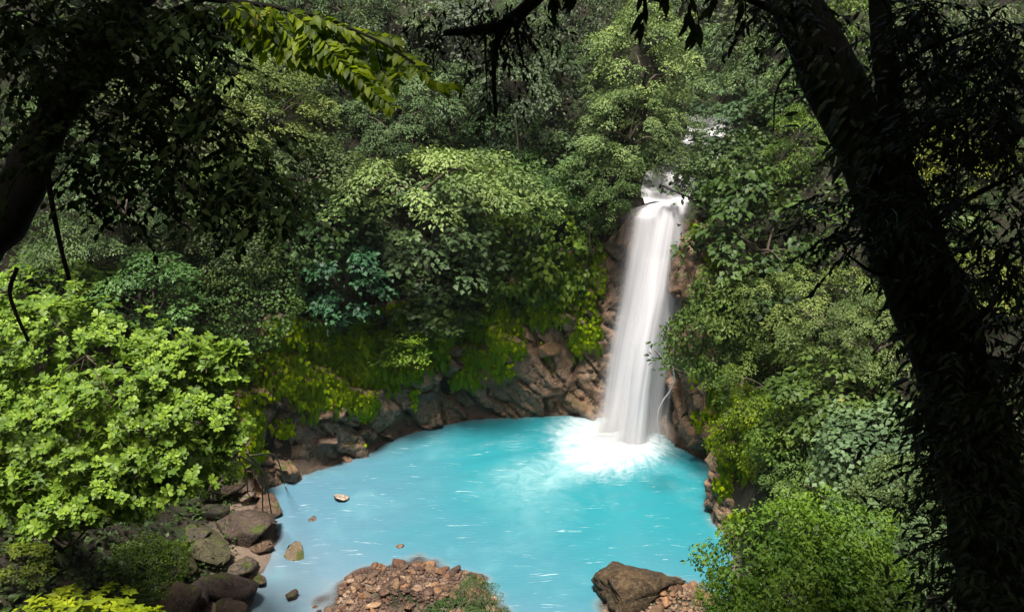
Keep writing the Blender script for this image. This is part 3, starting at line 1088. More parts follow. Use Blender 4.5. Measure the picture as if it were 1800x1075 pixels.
for j, (px, py, w, z, colr, sq, lab) in enumerate(SHORE_ROCKS):
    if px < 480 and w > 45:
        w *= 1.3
        colr = tuple(c_ * .62 for c_ in colr)  # left bank rocks darkened for wetness and the shade under the bush
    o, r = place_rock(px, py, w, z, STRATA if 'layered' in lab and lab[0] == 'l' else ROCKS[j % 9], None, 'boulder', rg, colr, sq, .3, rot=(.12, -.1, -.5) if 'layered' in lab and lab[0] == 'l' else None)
    if lab.startswith('large dark layered'):
        o.scale = (r * 1.15, r * .62, r * .55)
        o.rotation_euler = (.05, -.12, .12)
    tag(o, lab, 'rock', 'boulders round the edge of the pool')

# blocks that stand proud of the cliff
CLIFF_ROCKS = [
    (846, 650, 110, (1.15, .9, .62), 1.3), (968, 612, 70, (1.05, .78, .55), 1.15), (905, 662, 60, (.28, .27, .25), 1.7),
    (747, 690, 66, (1.2, 1.1, 1.0), .8), (716, 706, 48, (1.0, .92, .84), 1.0), (575, 768, 76, (1.05, .9, .8), .55),
    (1055, 600, 50, (1.35, 1.0, .85), .9), (1205, 720, 66, (.6, .5, .38), 1.5)]
for j, (px, py, w, colr, sq) in enumerate(CLIFF_ROCKS):
    d = ray(px, py)
    ts = np.arange(30, 56, .05)
    P = np.array([0, 0, CAM_H]) + d * ts[:, None]
    k_ = np.argmax(height(P[:, 0], P[:, 1]) > P[:, 2] + .1)
    P = P[k_]
    o, r = place_rock(px, py, w, None, ROCKS[(j * 4 + 2) % 9], cliff, 'rock', rg, colr, sq, .5, pos=P - d * .35, rot=(rg.uniform(-.5, .1), rg.uniform(-.4, .4), rg.uniform(-.5, .5) + (0 if j % 2 else 3.14)))

# gravel spit and the rubble by the large boulder: stones are pieces of their bars
spit = bpy.data.objects.new('gravel_spit', None)
COL.objects.link(spit)
spit.location = (SPIT[0], SPIT[1], 0)
tag(spit, 'spit of reddish brown river stones at the bottom of the pool', kind='structure')
bar = bpy.data.objects.new('gravel_bar', None)
COL.objects.link(bar)
bar.location = (6.4, 28.0, 0)
tag(bar, 'bar of brown rubble behind the large dark layered boulder', kind='structure')


def pebbles(parent, cx_, cy_, rx_, ry_, n_big, n_small, seed, tone):
    rg = np.random.default_rng(seed)
    k_ = 0
    cand = []
    while len(cand) < n_big:
        x, y = cx_ + rg.uniform(-rx_, rx_), cy_ + rg.uniform(-ry_, ry_)
        h = h1(x, y)
        if h > -.3 and ((x - cx_) / rx_) ** 2 + ((y - cy_) / ry_) ** 2 < 1:
            cand.append((x, y, h))
    for x, y, h in cand:
        r = .12 + .20 * rg.random() ** 2.0
        c = tone[int(rg.integers(len(tone)))]
        put('stone', STONES[int(rg.integers(10))], parent, (x - parent.location.x, y - parent.location.y, h + r * .3), (rg.uniform(-.5, .5), rg.uniform(-.5, .5), rg.uniform(0, 6.3)), (r * 1.15, r, r * .9), c)
    parts, m_ = [], 0
    protos = []
    import bmesh
    for s_ in range(4):
        protos.append(rock_proto(300 + s_, 1, .65, 4))
    while m_ < n_small:
        x, y = cx_ + rg.uniform(-rx_, rx_), cy_ + rg.uniform(-ry_, ry_)
        h = h1(x, y)
        if h < -.3:
            m_ += .3
            continue
        V, F = protos[int(rg.integers(4))]
        r = .04 + .11 * rg.random() ** 1.5
        a = rg.random() * 6.28
        c, s2 = math.cos(a), math.sin(a)
        Vr = np.stack([V[:, 0] * c - V[:, 1] * s2, V[:, 0] * s2 + V[:, 1] * c, V[:, 2]], 1) * r
        parts.append((Vr + np.array([x - parent.location.x, y - parent.location.y, h + r * .3]), F, np.full(len(V), rg.random())))
        m_ += 1
    V, F, T = join(parts)
    tag(put('pebbles', mesh('pebbles', V, F, M_STONE), parent, color=(.85, .75, .7)), kind='stuff')


TONE = [(.8, .7, .62), (1.1, .95, .88), (.62, .48, .4), (.9, .66, .5), (.5, .43, .4), (1.3, 1.2, 1.15), (.75, .58, .46)]
pebbles(spit, SPIT[0], SPIT[1] - .6, 4.0, 3.3, 295, 3400, 3, TONE)
pebbles(bar, 6.6, 28.0, 3.0, 2.4, 150, 1500, 4, [(.7, .55, .45), (.9, .7, .55), (.5, .42, .36), (1.05, .8, .65)])

# ------------------------------------------------------------------ vegetation: crown shapes shared by many plants
CROWN = {}


def crown(key, Rr, gen):
    V, F, T = gen
    CROWN[key] = (mesh('crown', V, F, M_LEAF, {'tint': T}), Rr)


for s_ in range(3):
    crown('layer%d' % s_, 2.6, crown_layered(40 + s_, 2.6, 1.7, 34, .185, LEAF_OVAL, pr=(.2, .36)))
    crown('wide%d' % s_, 2.4, crown_layered(50 + s_, 2.4, 1.9, 38, .24, LEAF_WIDE, pr=(.18, .36)))
    crown('lance%d' % s_, 2.4, crown_layered(55 + s_, 2.4, 1.9, 46, .21, LEAF_LANCE, pr=(.2, .4)))
    crown('mound%d' % s_, 2.4, crown_mound(60 + s_, 2.4, 2.0, 7600, .17, LEAF_OVAL))
    crown('fine%d' % s_, 2.4, crown_mound(70 + s_, 2.4, 2.0, 11500, .12, LEAF_WIDE, .5, 2.6))
    crown('broad%d' % s_, 2.4, crown_mound(80 + s_, 2.4, 1.9, 3600, .26, LEAF_WIDE, .5, 2.0))
for s_ in range(3):
    crown('puff%d' % s_, 2.5, crown_layered(150 + s_, 2.5, 1.9, 105, .105, LEAF_OVAL, pr=(.11, .2), droop=.75))
for s_ in range(2):
    crown('tier%d' % s_, 2.6, crown_layered(90 + s_, 2.6, .75, 46, .135, LEAF_OVAL, pr=(.15, .3)))
    crown('rosette%d' % s_, 2.2, crown_rosettes(95 + s_, 2.2, 1.7, 330, .27, LEAF_OVAL, 6))

PALE = (.165, .225, .085)
OLIVE = (.125, .160, .048)
GREYG = (.088, .135, .060)
MID = (.055, .105, .028)
DARK = (.026, .052, .017)
BLUE = (.036, .088, .045)
YEL = (.135, .212, .042)
BRIGHT = (.105, .185, .030)

# px, py, half width px, height/width, crown, colour, lift towards the viewer (fraction of radius), kind, label
PLANTS = [
    # far wall, left of the fall
    (745, 318, 150, .30, 'tier0', PALE, 1.3, 'tree', 'pale yellow green tree with flat layered sprays in the middle of the far wall'),
    (765, 418, 100, .85, 'wide0', GREYG, 1.2, 'tree', 'grey green big leaved tree drooping just below the pale layered tree'),
    (862, 365, 62, 1.4, 'puff1', (.08, .145, .032), .8, 'tree', 'narrow light green tree right of the pale layered tree'),
    (600, 488, 80, .95, 'wide1', BLUE, 1.1, 'shrub', 'blue green broad leaved shrub hanging over the moss left of centre'),
    (570, 405, 82, .8, 'broad0', DARK, .8, 'tree', 'dark green broad leaved tree left of the pale layered tree'),
    (480, 190, 105, .8, 'puff1', OLIVE, 1.0, 'tree', 'olive crown standing high left of centre beside the bright overhanging branch'),
    (390, 150, 80, .8, 'layer2', PALE, .9, 'tree', 'pale crown peeping out behind the dark leaning trunk at upper left'),
    (690, 215, 92, .8, 'puff0', GREYG, 1.0, 'tree', 'grey green crown above the pale layered tree'),
    (535, 300, 95, .6, 'mound0', (.055, .08, .03), .7, 'tree', 'dull dark green crown below the olive crown'),
    (775, 160, 75, .7, 'lance0', GREYG, .8, 'tree', 'soft grey tree behind the tips of the bright overhanging branch'),
    (935, 165, 90, .9, 'layer1', (.06, .085, .045), .8, 'tree', 'dim grey green tree in the dark gap at top centre'),
    (880, 250, 70, .8, 'mound1', DARK, .7, 'shrub', 'dark leafy shrub under the hanging vine at centre'),
    (940, 330, 78, .75, 'lance1', MID, .8, 'tree', 'mossy green tree left of the tall pale trees above the fall'),
    (1060, 320, 85, .85, 'puff0', (.09, .14, .05), 1.0, 'tree', 'light green tree on the rim just left of the waterfall lip'),
    (985, 290, 60, .8, 'wide0', GREYG, .8, 'shrub', 'grey leaved shrub on the slope left of the rim tree'),
    (1130, 110, 105, .9, 'puff1', PALE, 1.2, 'tree', 'large pale green tree at top right of centre above the waterfall'),
    (1105, 220, 100, .75, 'puff2', (.12, .17, .07), 1.2, 'tree', 'pale green tree with spreading sprays under the large pale tree'),
    (1190, 190, 60, .8, 'layer1', (.10, .15, .06), 1.0, 'tree', 'small green tree between the pale spreading tree and the grey tree'),
    (1290, 120, 95, .9, 'lance2', GREYG, 1.0, 'tree', 'grey green tree with narrow leaves above the upper cascade'),
    (1310, 225, 88, .8, 'wide1', (.06, .10, .05), 1.0, 'tree', 'dark glossy green tree right of the upper cascade'),
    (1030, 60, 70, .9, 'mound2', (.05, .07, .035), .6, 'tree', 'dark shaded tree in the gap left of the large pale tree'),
    (920, 60, 75, .8, 'puff2', (.10, .14, .07), .8, 'tree', 'faded pale tree at the top edge behind the hanging vine'),
    (690, 60, 90, .8, 'layer2', (.085, .115, .06), .8, 'tree', 'faded tree at the top edge behind the bright overhanging branch'),
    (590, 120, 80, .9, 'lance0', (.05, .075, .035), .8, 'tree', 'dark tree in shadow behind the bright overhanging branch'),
    (810, 60, 70, .9, 'wide2', (.08, .10, .065), .8, 'tree', 'silvery tree at the top edge left of the hanging vine'),
    (430, 60, 90, .8, 'mound1', (.07, .10, .05), .8, 'tree', 'soft green tree at the top edge left of the overhanging branch tip'),
    (1215, 40, 80, .8, 'layer1', (.07, .10, .045), .8, 'tree', 'dull green tree at the top edge between the pale tree and the big trunk'),
    (1350, 40, 70, 1., 'wide0', (.085, .11, .05), .8, 'tree', 'grey olive tree at the top edge just left of the big dark trunk'),
    (1150, 285, 50, .7, 'wide2', (.08, .125, .05), .9, 'shrub', 'small green shrub leaning over the river just above the waterfall lip'),
    (1240, 318, 42, .8, 'broad0', (.055, .09, .035), .9, 'shrub', 'dark leaved shrub right beside the waterfall lip'),
    (1205, 250, 40, .7, 'layer0', (.10, .145, .06), .9, 'shrub', 'green shrub between the two glimpses of white upper cascade'),
    (610, 12, 90, .8, 'puff1', (.06, .095, .04), .8, 'tree', 'dim tree at the top edge directly above the bright overhanging branch'),
    (520, 40, 80, .8, 'layer1', (.075, .11, .05), .8, 'tree', 'grey green tree at the top edge behind the stem of the bright overhanging branch'),
    (1345, 130, 70, .9, 'layer2', (.09, .135, .055), .9, 'tree', 'light grey green tree touching the left side of the big dark trunk'),
    (1400, 165, 60, .9, 'wide0', (.06, .10, .035), .9, 'tree', 'green tree half hidden by the big dark trunk near the top'),
    (1010, 130, 70, .9, 'puff0', (.05, .085, .035), .8, 'tree', 'dim puffy tree left of the large pale tree'),
    # creepers hanging on the wall left of the fall
    (965, 450, 80, 1.0, 'broad1', (.07, .115, .022), -.4, 'creeper', 'yellow green creeper curtain hanging on the wall left of the fall'),
    (885, 500, 70, 1.0, 'broad2', (.06, .105, .022), -.4, 'creeper', 'green creeper mat below the narrow light green tree'),
    (1010, 380, 60, .9, 'mound0', MID, -.2, 'creeper', 'green creeper spilling off the rim near the pink rock'),
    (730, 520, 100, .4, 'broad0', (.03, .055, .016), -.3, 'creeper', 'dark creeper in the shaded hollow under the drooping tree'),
    (690, 578, 90, .32, 'mound2', (.075, .13, .018), -.3, 'creeper', 'moss green creeper fringe above the broken grey blocks'),
    (440, 530, 100, .8, 'fine0', (.04, .075, .02), -.2, 'creeper', 'fine leaved dark creeper on the wall above the yellow moss'),
    (420, 440, 80, .7, 'mound1', (.045, .07, .022), .4, 'shrub', 'dark shrub on the wall above the fine leaved creeper'),
    # left
    (215, 350, 105, .8, 'puff2', GREYG, 1.0, 'tree', 'grey green tree behind the thin dark vine on the left'),
    (310, 410, 60, .9, 'wide1', (.12, .15, .075), .9, 'tree', 'small pale round leaved tree right of the thin dark vine'),
    (240, 505, 95, .6, 'layer0', (.065, .125, .04), 1.0, 'shrub', 'fresh green spreading shrub above the big rosette bush'),
    (120, 430, 80, .8, 'lance1', (.07, .11, .04), .8, 'tree', 'mid green tree left of the thin dark vine'),
    (90, 520, 90, .7, 'rosette1', YEL, 1.0, 'shrub', 'bright yellow green shrub at the left edge above the big rosette bush'),
    (430, 330, 75, .9, 'wide2', (.06, .09, .025), .9, 'tree', 'mid green tree with yellowing leaves behind the dark left foliage'),
    (330, 250, 80, .8, 'mound0', (.07, .09, .035), .8, 'tree', 'dull green tree behind the dark leaves at upper left'),
    (60, 250, 80, 1.0, 'layer2', (.08, .12, .05), .8, 'tree', 'light tree glimpsed left of the leaning trunk'),
    (210, 200, 90, .8, 'layer1', (.09, .12, .05), .8, 'tree', 'green tree glimpsed right of the leaning trunk'),
    # right slope
    (1330, 410, 115, 1.0, 'wide1', (.050, .085, .026), .9, 'tree', 'dark green broad leaved tree on the slope right of the fall'),
    (1290, 300, 70, .8, 'broad2', (.045, .075, .025), .8, 'tree', 'dark tree overhanging the right side of the waterfall lip'),
    (1265, 590, 82, 1.15, 'mound1', (.065, .105, .028), .9, 'shrub', 'green shrub leaning over the right side of the falling water'),
    (1310, 520, 85, .7, 'layer1', (.075, .11, .03), .7, 'shrub', 'fine leaved green shrub below the dark broad leaved tree'),
    (1440, 545, 105, .75, 'puff0', (.125, .165, .055), 1.0, 'shrub', 'pale yellow green fine leaved shrub on the right slope'),
    (1540, 600, 90, .8, 'puff1', (.11, .15, .055), .9, 'shrub', 'pale shrub left of the big dark trunk at mid height'),
    (1370, 670, 95, .8, 'puff2', (.07, .105, .026), .7, 'shrub', 'deep green fine leaved shrub right of the waterfall foot'),
    (1490, 700, 100, .8, 'wide2', (.06, .095, .025), .7, 'shrub', 'green shrub on the right slope below the pale fine leaved shrub'),
    (1335, 760, 62, 1.3, 'fine1', (.10, .15, .02), .5, 'creeper', 'bright mossy creeper hanging down the right bank to the water'),
    (1420, 790, 85, .9, 'mound1', (.07, .12, .028), .7, 'shrub', 'leafy green shrub right of the bright mossy creeper'),
    (1550, 790, 95, .65, 'broad1', (.095, .145, .075), 1.0, 'shrub', 'pale blue green large leaved plant on the right slope'),
    (1470, 870, 95, .7, 'puff0', (.11, .165, .055), .9, 'shrub', 'light green shrub above the bottom right bush'),
    (1560, 930, 100, .6, 'rosette0', (.085, .125, .06), .8, 'shrub', 'grey green rosette shrub right of the light green shrub'),
    (1600, 860, 70, .8, 'mound0', (.09, .13, .05), .8, 'shrub', 'light shrub beside the foot of the big dark trunk'),
    (1590, 1030, 120, .6, 'lance2', (.05, .08, .03), .8, 'shrub', 'dim narrow leaved shrub at the bottom edge right of the bottom right bush'),
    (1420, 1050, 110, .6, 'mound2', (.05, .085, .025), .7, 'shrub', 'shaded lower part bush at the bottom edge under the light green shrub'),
    (1410, 250, 45, 1.3, 'layer0', (.11, .17, .04), 1.0, 'tree', 'bright green sapling seen just left of the big dark trunk'),
    (1480, 80, 70, 1.2, 'layer2', (.10, .15, .04), .9, 'tree', 'light green tree framed between the big dark trunk and the thin trunk'),
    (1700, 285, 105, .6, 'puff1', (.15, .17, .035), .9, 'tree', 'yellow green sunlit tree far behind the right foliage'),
    (1660, 90, 100, .9, 'lance1', (.10, .125, .07), .9, 'tree', 'grey leaved tree at upper right behind the thin trunk'),
    (1740, 490, 80, .6, 'layer1', (.14, .165, .045), .9, 'tree', 'pale yellow layered tree at the right edge behind the big trunk'),
    (1640, 400, 80, .8, 'wide2', (.07, .10, .035), .8, 'tree', 'mid green tree right of the big trunk at mid height'),
    (1780, 160, 90, .9, 'mound2', (.06, .085, .035), .8, 'tree', 'dull green tree at the top right edge'),
]
GROUPS = {'tree': 'forest trees round the pool', 'shrub': 'shrubs on the slopes', 'creeper': 'creepers hanging on the rock wall'}
NAMES = {'tree': 'forest_tree', 'shrub': 'shrub', 'creeper': 'creeper'}


def limbs(base, top, r0, Rr, sq, rg, nl=6):
    mid = (base + top) / 2 + np.array([rg.normal(0, .12), rg.normal(0, .12), .1]) * np.linalg.norm(top - base)
    parts = [tube(smooth_path([base, mid, top], 9), np.linspace(r0, r0 * .45, 9), 7, .25, int(rg.integers(99)))]
    for j in range(nl):
        a = j / nl * 6.283 + rg.random()
        s0 = mid + (top - mid) * rg.uniform(.1, .95)
        e = top + np.array([math.cos(a) * Rr * rg.uniform(.5, .85), math.sin(a) * Rr * rg.uniform(.5, .85), Rr * sq * rg.uniform(-.1, .55)])
        parts.append(tube(smooth_path([s0, (s0 + e) / 2 + np.array([0, 0, .12 * Rr]), e], 6), np.linspace(r0 * .42, r0 * .12, 6), 5))
    return join(parts)


rg = np.random.default_rng(31)


def plant(px, py, half, ratio, key, colr, lift, kind, label, depth=None, ret=False):
    d = ray(px, py)
    if depth is None:
        t = hit_t(px, py)
        t2 = t - lift * half * t / FPX * .9
    else:
        t2 = depth
    P = np.array([0, 0, CAM_H]) + d * t2
    Rr = half * t2 / FPX
    me, R0 = CROWN[key]
    sc = Rr / R0 * 1.12
    gz = h1(P[0], P[1])
    by = P[1] + Rr * .35 * (P[1] > 20)
    gz = h1(P[0], by)
    base = np.array([P[0] + rg.normal(0, .2) * Rr, by, 0])
    base[2] = h1(base[0], base[1]) - .25
    t = thing(NAMES[kind], label, kind, base, GROUPS[kind])
    zsq = {'t': 1.0, 'l': 1.0}.get(key[0], 1.0)
    h0 = {'tier': .75 / 2.6, 'laye': 1.7 / 2.6, 'wide': 1.9 / 2.4, 'lanc': 1.9 / 2.4, 'moun': 2 / 2.4, 'fine': 2 / 2.4, 'broa': 1.9 / 2.4, 'rose': 1.7 / 2.2, 'puff': 1.9 / 2.5}[key[:4]]
    put('crown' if kind == 'tree' else 'foliage', me, t, P - base, (rg.normal(0, .06), rg.normal(0, .06), rg.uniform(0, 6.28)), (sc, sc, sc * ratio / h0 * .92), colr)
    V, F, T = limbs(np.zeros(3), P - base - np.array([0, 0, Rr * ratio * .25]), max(.05, .055 * Rr + .03), Rr, ratio, rg, 6 if kind != 'creeper' else 4)
    put('trunk' if kind == 'tree' else 'stem', mesh('trunk', V, F, M_BARK, None, True), t)
    return t


for row in PLANTS:
    plant(*row)

# ------------------------------------------------------------------ undergrowth tufts over every slope
def slope_pts(n, x0, x1, y0, y1, rg, smin=.6):
    x = rg.uniform(x0, x1, n)
    y = rg.uniform(y0, y1, n)
    e = .15
    z = height(x, y)
    gx_, gy_ = (height(x + e, y) - z) / e, (height(x, y + e) - z) / e
    nrm = unit(np.stack([-gx_, -gy_, np.ones(n)], 1))
    keep = (z > .35) & (rg.random(n) < np.clip((1 / nrm[:, 2]) / 3.0, .25, 1))
    dr, al = river_dist(x, y)
    keep &= ~((dr < 1.7) & (y > 43))
    # not on the bare rock face
    s = sdf(x, y)
    keep &= s > 1.0
    # not behind the viewer's own bank where nothing shows
    return np.stack([x, y, z], 1)[keep], nrm[keep]


def tufts(P, Nn, nl, L, proto, rg, spread=.5):
    n = len(P)
    a = rg.random((n, nl)) * 6.283
    lean = unit(Nn * .5 + np.array([0, 0, .8]))
    x = unit(np.cross(lean, np.array([.3, .9, .2])))
    y = np.cross(lean, x)
    hd = np.cos(a)[..., None] * x[:, None] + np.sin(a)[..., None] * y[:, None] + lean[:, None] * rg.uniform(-.1, .8, (n, nl, 1))
    O = P[:, None] + hd * rg.uniform(0, spread, (n, nl, 1)) + lean[:, None] * rg.uniform(0, .55, (n, nl, 1))
    nr = lean[:, None] + rg.normal(0, .3, (n, nl, 3))
    nz = fbm(P * .45, 3, 77)
    t = np.clip(.35 + nz[:, None] * .8 + rg.random((n, nl)) * .4, 0, .984)
    sz = L * (.6 + .8 * rg.random((n, nl))) * (.8 + .8 * np.clip(nz, -.3, .5))[:, None]
    return leaves(O.reshape(-1, 3), hd.reshape(-1, 3), nr.reshape(-1, 3), sz.ravel(), proto, rg, t.ravel())


rg = np.random.default_rng(41)
for nm, n, box, nl, L, proto, colr, lab in (
        ('undergrowth', 26000, (-34, 40, 20, 52), 7, .24, LEAF_OVAL, (.026, .043, .013), 'dense low green undergrowth on the slopes round the pool'),  # dark leaf colour stands in for deep forest shade in the gaps
        ('undergrowth', 7000, (-34, 40, 20, 52), 7, .34, LEAF_WIDE, (.042, .074, .02), 'larger leaved plants scattered through the undergrowth'),
        ('undergrowth', 20000, (-45, 60, 50, 95), 7, .36, LEAF_WIDE, (.034, .055, .02), 'leafy undergrowth high on the slopes behind the trees')):
    P, Nn = slope_pts(n, *box, rg)
    V, F, T = tufts(P, Nn, nl, L, proto, rg)
    tag(put(nm, mesh(nm, V, F, M_LEAF, {'tint': T}), color=colr), lab, kind='stuff')

# moss and small creepers hanging from the rock face
rg = np.random.default_rng(43)
iu = rg.integers(2, NU - 2, 60000)
iv = rg.integers(12, NVv - 1, 60000)
P = CLIFF_V[iu, iv]
Nn = CLIFF_NRM[iu, iv]
Nn = np.where((Nn @ np.array([0, -1.0, .2]))[:, None] < 0, -Nn, Nn)
fr = iv / NVv
nz = fbm(P * np.array([.9, .9, .45]), 4, 51)
xl = P[:, 0]
want = np.where(xl < -5, .52, np.where(xl < 1.5, .36, np.where(xl < 5.2, .36, .0))) + (fr - .55) * 1.6
want = np.where((xl > 5.2) & (P[:, 1] > 40.5), -.2 + (fr - .6), want)
want = np.where((xl > 5.2) & (P[:, 1] <= 40.5), .25 + (fr - .4) * 1.2, want)
keep = (nz * .8 + want > .36) & (P[:, 2] > .7)
P, Nn, nz, fr = P[keep], Nn[keep], nz[keep], fr[keep]
n = len(P)
hd = np.stack([rg.normal(0, .3, n), rg.normal(0, .3, n) - .2, np.full(n, -1.0)], 1)
nr = Nn + np.array([0, -.2, .75]) + rg.normal(0, .3, (n, 3))
V, F, T = leaves(P + Nn * rg.uniform(0, .16, (n, 1)), hd, nr, .13 + .2 * rg.random(n) ** 2, LEAF_WIDE, rg, np.clip(.3 + nz + .5 * rg.random(n), 0, .984))
mo = put('hanging_moss', mesh('hanging_moss', V, F, M_MOSS, {'tint': T}), color=(.205, .285, .028))
# longer fronds trailing down from the upper half of the face
sel = np.flatnonzero((fr > .42) & (nz > -.1))
sel = sel[rg.random(len(sel)) < .22]
n = len(sel)
hd = np.stack([rg.normal(0, .12, n), rg.normal(0, .1, n) - .12, np.full(n, -1.0)], 1)
nr = Nn[sel] + np.array([0, -.5, .5]) + rg.normal(0, .25, (n, 3))
V2, F2, T2 = leaves(P[sel] + Nn[sel] * rg.uniform(.08, .3, (n, 1)), hd, nr, .35 + .6 * rg.random(n) ** 1.5, LEAF_LANCE, rg, np.clip(.35 + nz[sel] + .4 * rg.random(n), 0, .984))
mo2 = put('hanging_fronds', mesh('hanging_fronds', V2, F2, M_MOSS, {'tint': T2}), color=(.11, .17, .022))
tag(mo2, 'long green fronds trailing down the rock wall over the moss', kind='stuff')
tag(mo, 'yellow green moss and ferns hanging down the rock wall', kind='stuff')

# ------------------------------------------------------------------ the big rosette bush on the left bank
rg = np.random.default_rng(47)
LOBES = [(40, 600, 90, 24.5), (150, 625, 110, 24.0), (270, 655, 90, 23.6), (320, 625, 45, 23.4), (365, 640, 62, 23.0), (408, 622, 20, 22.8), (10, 760, 100, 23), (90, 740, 120, 23.2), (230, 740, 130, 22.6), (340, 740, 84, 22.8), (392, 765, 34, 22.8),
         (60, 850, 80, 22.4), (170, 820, 80, 22.2), (300, 810, 90, 22.4), (215, 880, 36, 22.0), (60, 905, 40, 22.0), (20, 680, 80, 24), (110, 890, 62, 21.6), (190, 862, 62, 21.8), (30, 860, 60, 21.6), (285, 850, 48, 22.0), (90, 800, 120, 26.5), (230, 800, 120, 26.5), (340, 800, 80, 26.5), (150, 800, 130, 29.5), (300, 790, 90, 29.5), (20, 790, 120, 29)]  # deepest lobes hidden behind the front, added to shade the ground
cen = [(at(a, b, d), r * d / FPX) for a, b, r, d in LOBES]
bush_mid = at(200, 760, 24.5)
bb = np.array([-19.0, 29.0, 0])
bb[2] = h1(bb[0], bb[1]) - .2
bush = thing('rosette_bush', 'large bright yellow green bush with rosette leaves filling the left side', 'bush', bb)
P, D = [], []
for c, r in cen:
    d = rand_dirs(int(290 * r * r), rg)
    d = d[(d[:, 2] > -.55)]
    q = c + d * r * np.array([1.1, 1, .85]) * (1 + .42 * fbm(d * 2.5 + c, 3, 5))[:, None] * rg.uniform(.86, 1.04, (len(d), 1))
    inside = np.zeros(len(q), bool)
    for c2, r2 in cen:
        if c2 is not c:
            inside |= (np.linalg.norm((q - c2) / np.array([1.1, 1, .85]), axis=1) < r2 * .78)
    inside |= fbm(q * np.array([1, 1, 1.7]), 3, 61) < .01
    P.append(q[~inside])
    D.append(d[~inside])
P, D = np.concatenate(P), np.concatenate(D)
# nearest to the viewer first: those become leaf clusters of their own
facing = -(D @ unit(bush_mid - np.array([0, 0, CAM_H])))
order = np.argsort(-(facing + .15 * rg.random(len(P)) + .4 * (D[:, 2])))
CL = []
for s_ in range(8):
    V, F, T = rosette(np.zeros(3), np.array([0, 0, 1.0]), .175, LEAF_OBO, np.random.default_rng(500 + s_), 7 + s_ % 3, .28)
    V2, F2, T2 = rosette(np.array([0, 0, .10]), np.array([0.1, 0, 1.0]), .13, LEAF_OBO, np.random.default_rng(600 + s_), 5, .7)
    V, F, T = join([(V, F, T), (V2, F2, np.clip(T2 + .25, 0, .98))])
    CL.append(mesh('leaf_cluster', V, F, M_LEAF, {'tint': T}))
for j in order[:290]:
    up = Vector(unit(D[j] * .75 + np.array([0, -.15, .75]) + rg.normal(0, .2, 3)))
    e = up.to_track_quat('Z', 'Y').to_euler()
    o = put('leaf_cluster', CL[int(rg.integers(8))], bush, P[j] - bb, e, rg.uniform(.75, 1.15), tuple(np.array(YEL) * rg.uniform(.8, 1.15)))
parts = [rosette(P[j] - bb, unit(D[j] * .6 + np.array([0, -.1, .8]) + rg.normal(0, .25, 3)), .20 * rg.uniform(.7, 1.1), LEAF_OBO, rg, 7) for j in order[290:]]
for c, r in cen:
    d = rand_dirs(70, rg)
    for q in c + d * r * rg.uniform(.3, .8, (70, 1)):
        parts.append(rosette(q - bb, rand_dirs(1, rg)[0] + np.array([0, 0, .8]), .24, LEAF_OVAL, rg, 6))
V, F, T = join(parts)
tag(put('foliage', mesh('foliage', V, F, M_LEAF, {'tint': T}), bush, color=tuple(np.array(YEL) * .9)), kind='stuff')
parts = []
for c, r in cen:
    parts.append(tube(smooth_path([np.zeros(3) + rg.normal(0, .15, 3), (bush_mid - bb) * .6 + rg.normal(0, .5, 3) - np.array([0, 0, 1.0]), c - bb], 10), np.linspace(.07, .02, 10), 6))
    for q in range(5):
        parts.append(tube([c - bb, c - bb + rand_dirs(1, rg)[0] * r * .85], [.03, .012], 4))
V, F, T = join(parts)
put('stem', mesh('stem', V, F, M_BARK, None, True), bush)

# bushes close below the viewer
plant(1385, 1015, 118, .95, 'mound1', (.095, .168, .032), 0, 'shrub', 'bright green small leaved bush spilling over the water at bottom right', depth=21.0)
plant(1470, 975, 95, .9, 'mound2', (.095, .165, .034), 0, 'shrub', 'mid green leafy bush joining the bottom right bush to the slope above', depth=22.0)
plant(1500, 1060, 95, .8, 'mound1', (.07, .12, .028), 0, 'shrub', 'dim green bush at the bottom edge right of the bright bottom right bush', depth=21.0)
plant(1300, 1070, 62, .8, 'mound0', (.095, .168, .032), 0, 'shrub', 'small bright green bush at the bottom edge beside the rubble bar', depth=20.6)
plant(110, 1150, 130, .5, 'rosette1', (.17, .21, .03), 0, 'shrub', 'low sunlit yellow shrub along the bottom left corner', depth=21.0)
plant(235, 1118, 60, .5, 'rosette0', (.165, .21, .024), 0, 'shrub', 'low yellow sprig at the bottom edge right of the sunlit corner shrub', depth=21.0)
plant(265, 1000, 58, .75, 'fine1', (.05, .085, .014), .5, 'shrub', 'round dark green moss mound on the shaded left bank')
plant(820, 1098, 52, .5, 'wide2', (.05, .085, .03), 0, 'shrub', 'dark green leafy plant at the bottom edge in front of the gravel spit', depth=23.0)
plant(845, 1050, 34, .7, 'lance0', (.05, .085, .03), 0, 'shrub', 'thin twiggy sprig over the water right of the gravel spit', depth=23.5)
plant(40, 985, 46, .5, 'wide0', (.09, .12, .02), .4, 'shrub', 'dull yellow sprig at the left edge in the shade below the rosette bush')

# bare roots and canes hanging from the bush to the water
rg = np.random.default_rng(53)
for j, (a, b, c, d_) in enumerate([(420, 800, 478, 905), (432, 795, 462, 900), (400, 812, 436, 872), (440, 800, 500, 850), (380, 830, 372, 880)]):
    p0, p1 = at(a, b, 30), at_z(c, d_, .2)
    V, F, T = tube(smooth_path([p0, (p0 + p1) / 2 + np.array([.3, 0, .8]), p1], 12), np.linspace(.045, .03, 12), 5)
    o = put('hanging_root', mesh('hanging_root', V, F, M_TWIG, None, True))
    tag(o, ['longest bare cane dropping to the waterline by the big brown boulder', 'bare cane just left of the longest cane', 'short pale root under the right tip of the rosette bush',
            'bare root arching right over the rock wall foot', 'leftmost bare root in front of the dark rock'][j], 'root', 'bare roots hanging by the left shore')

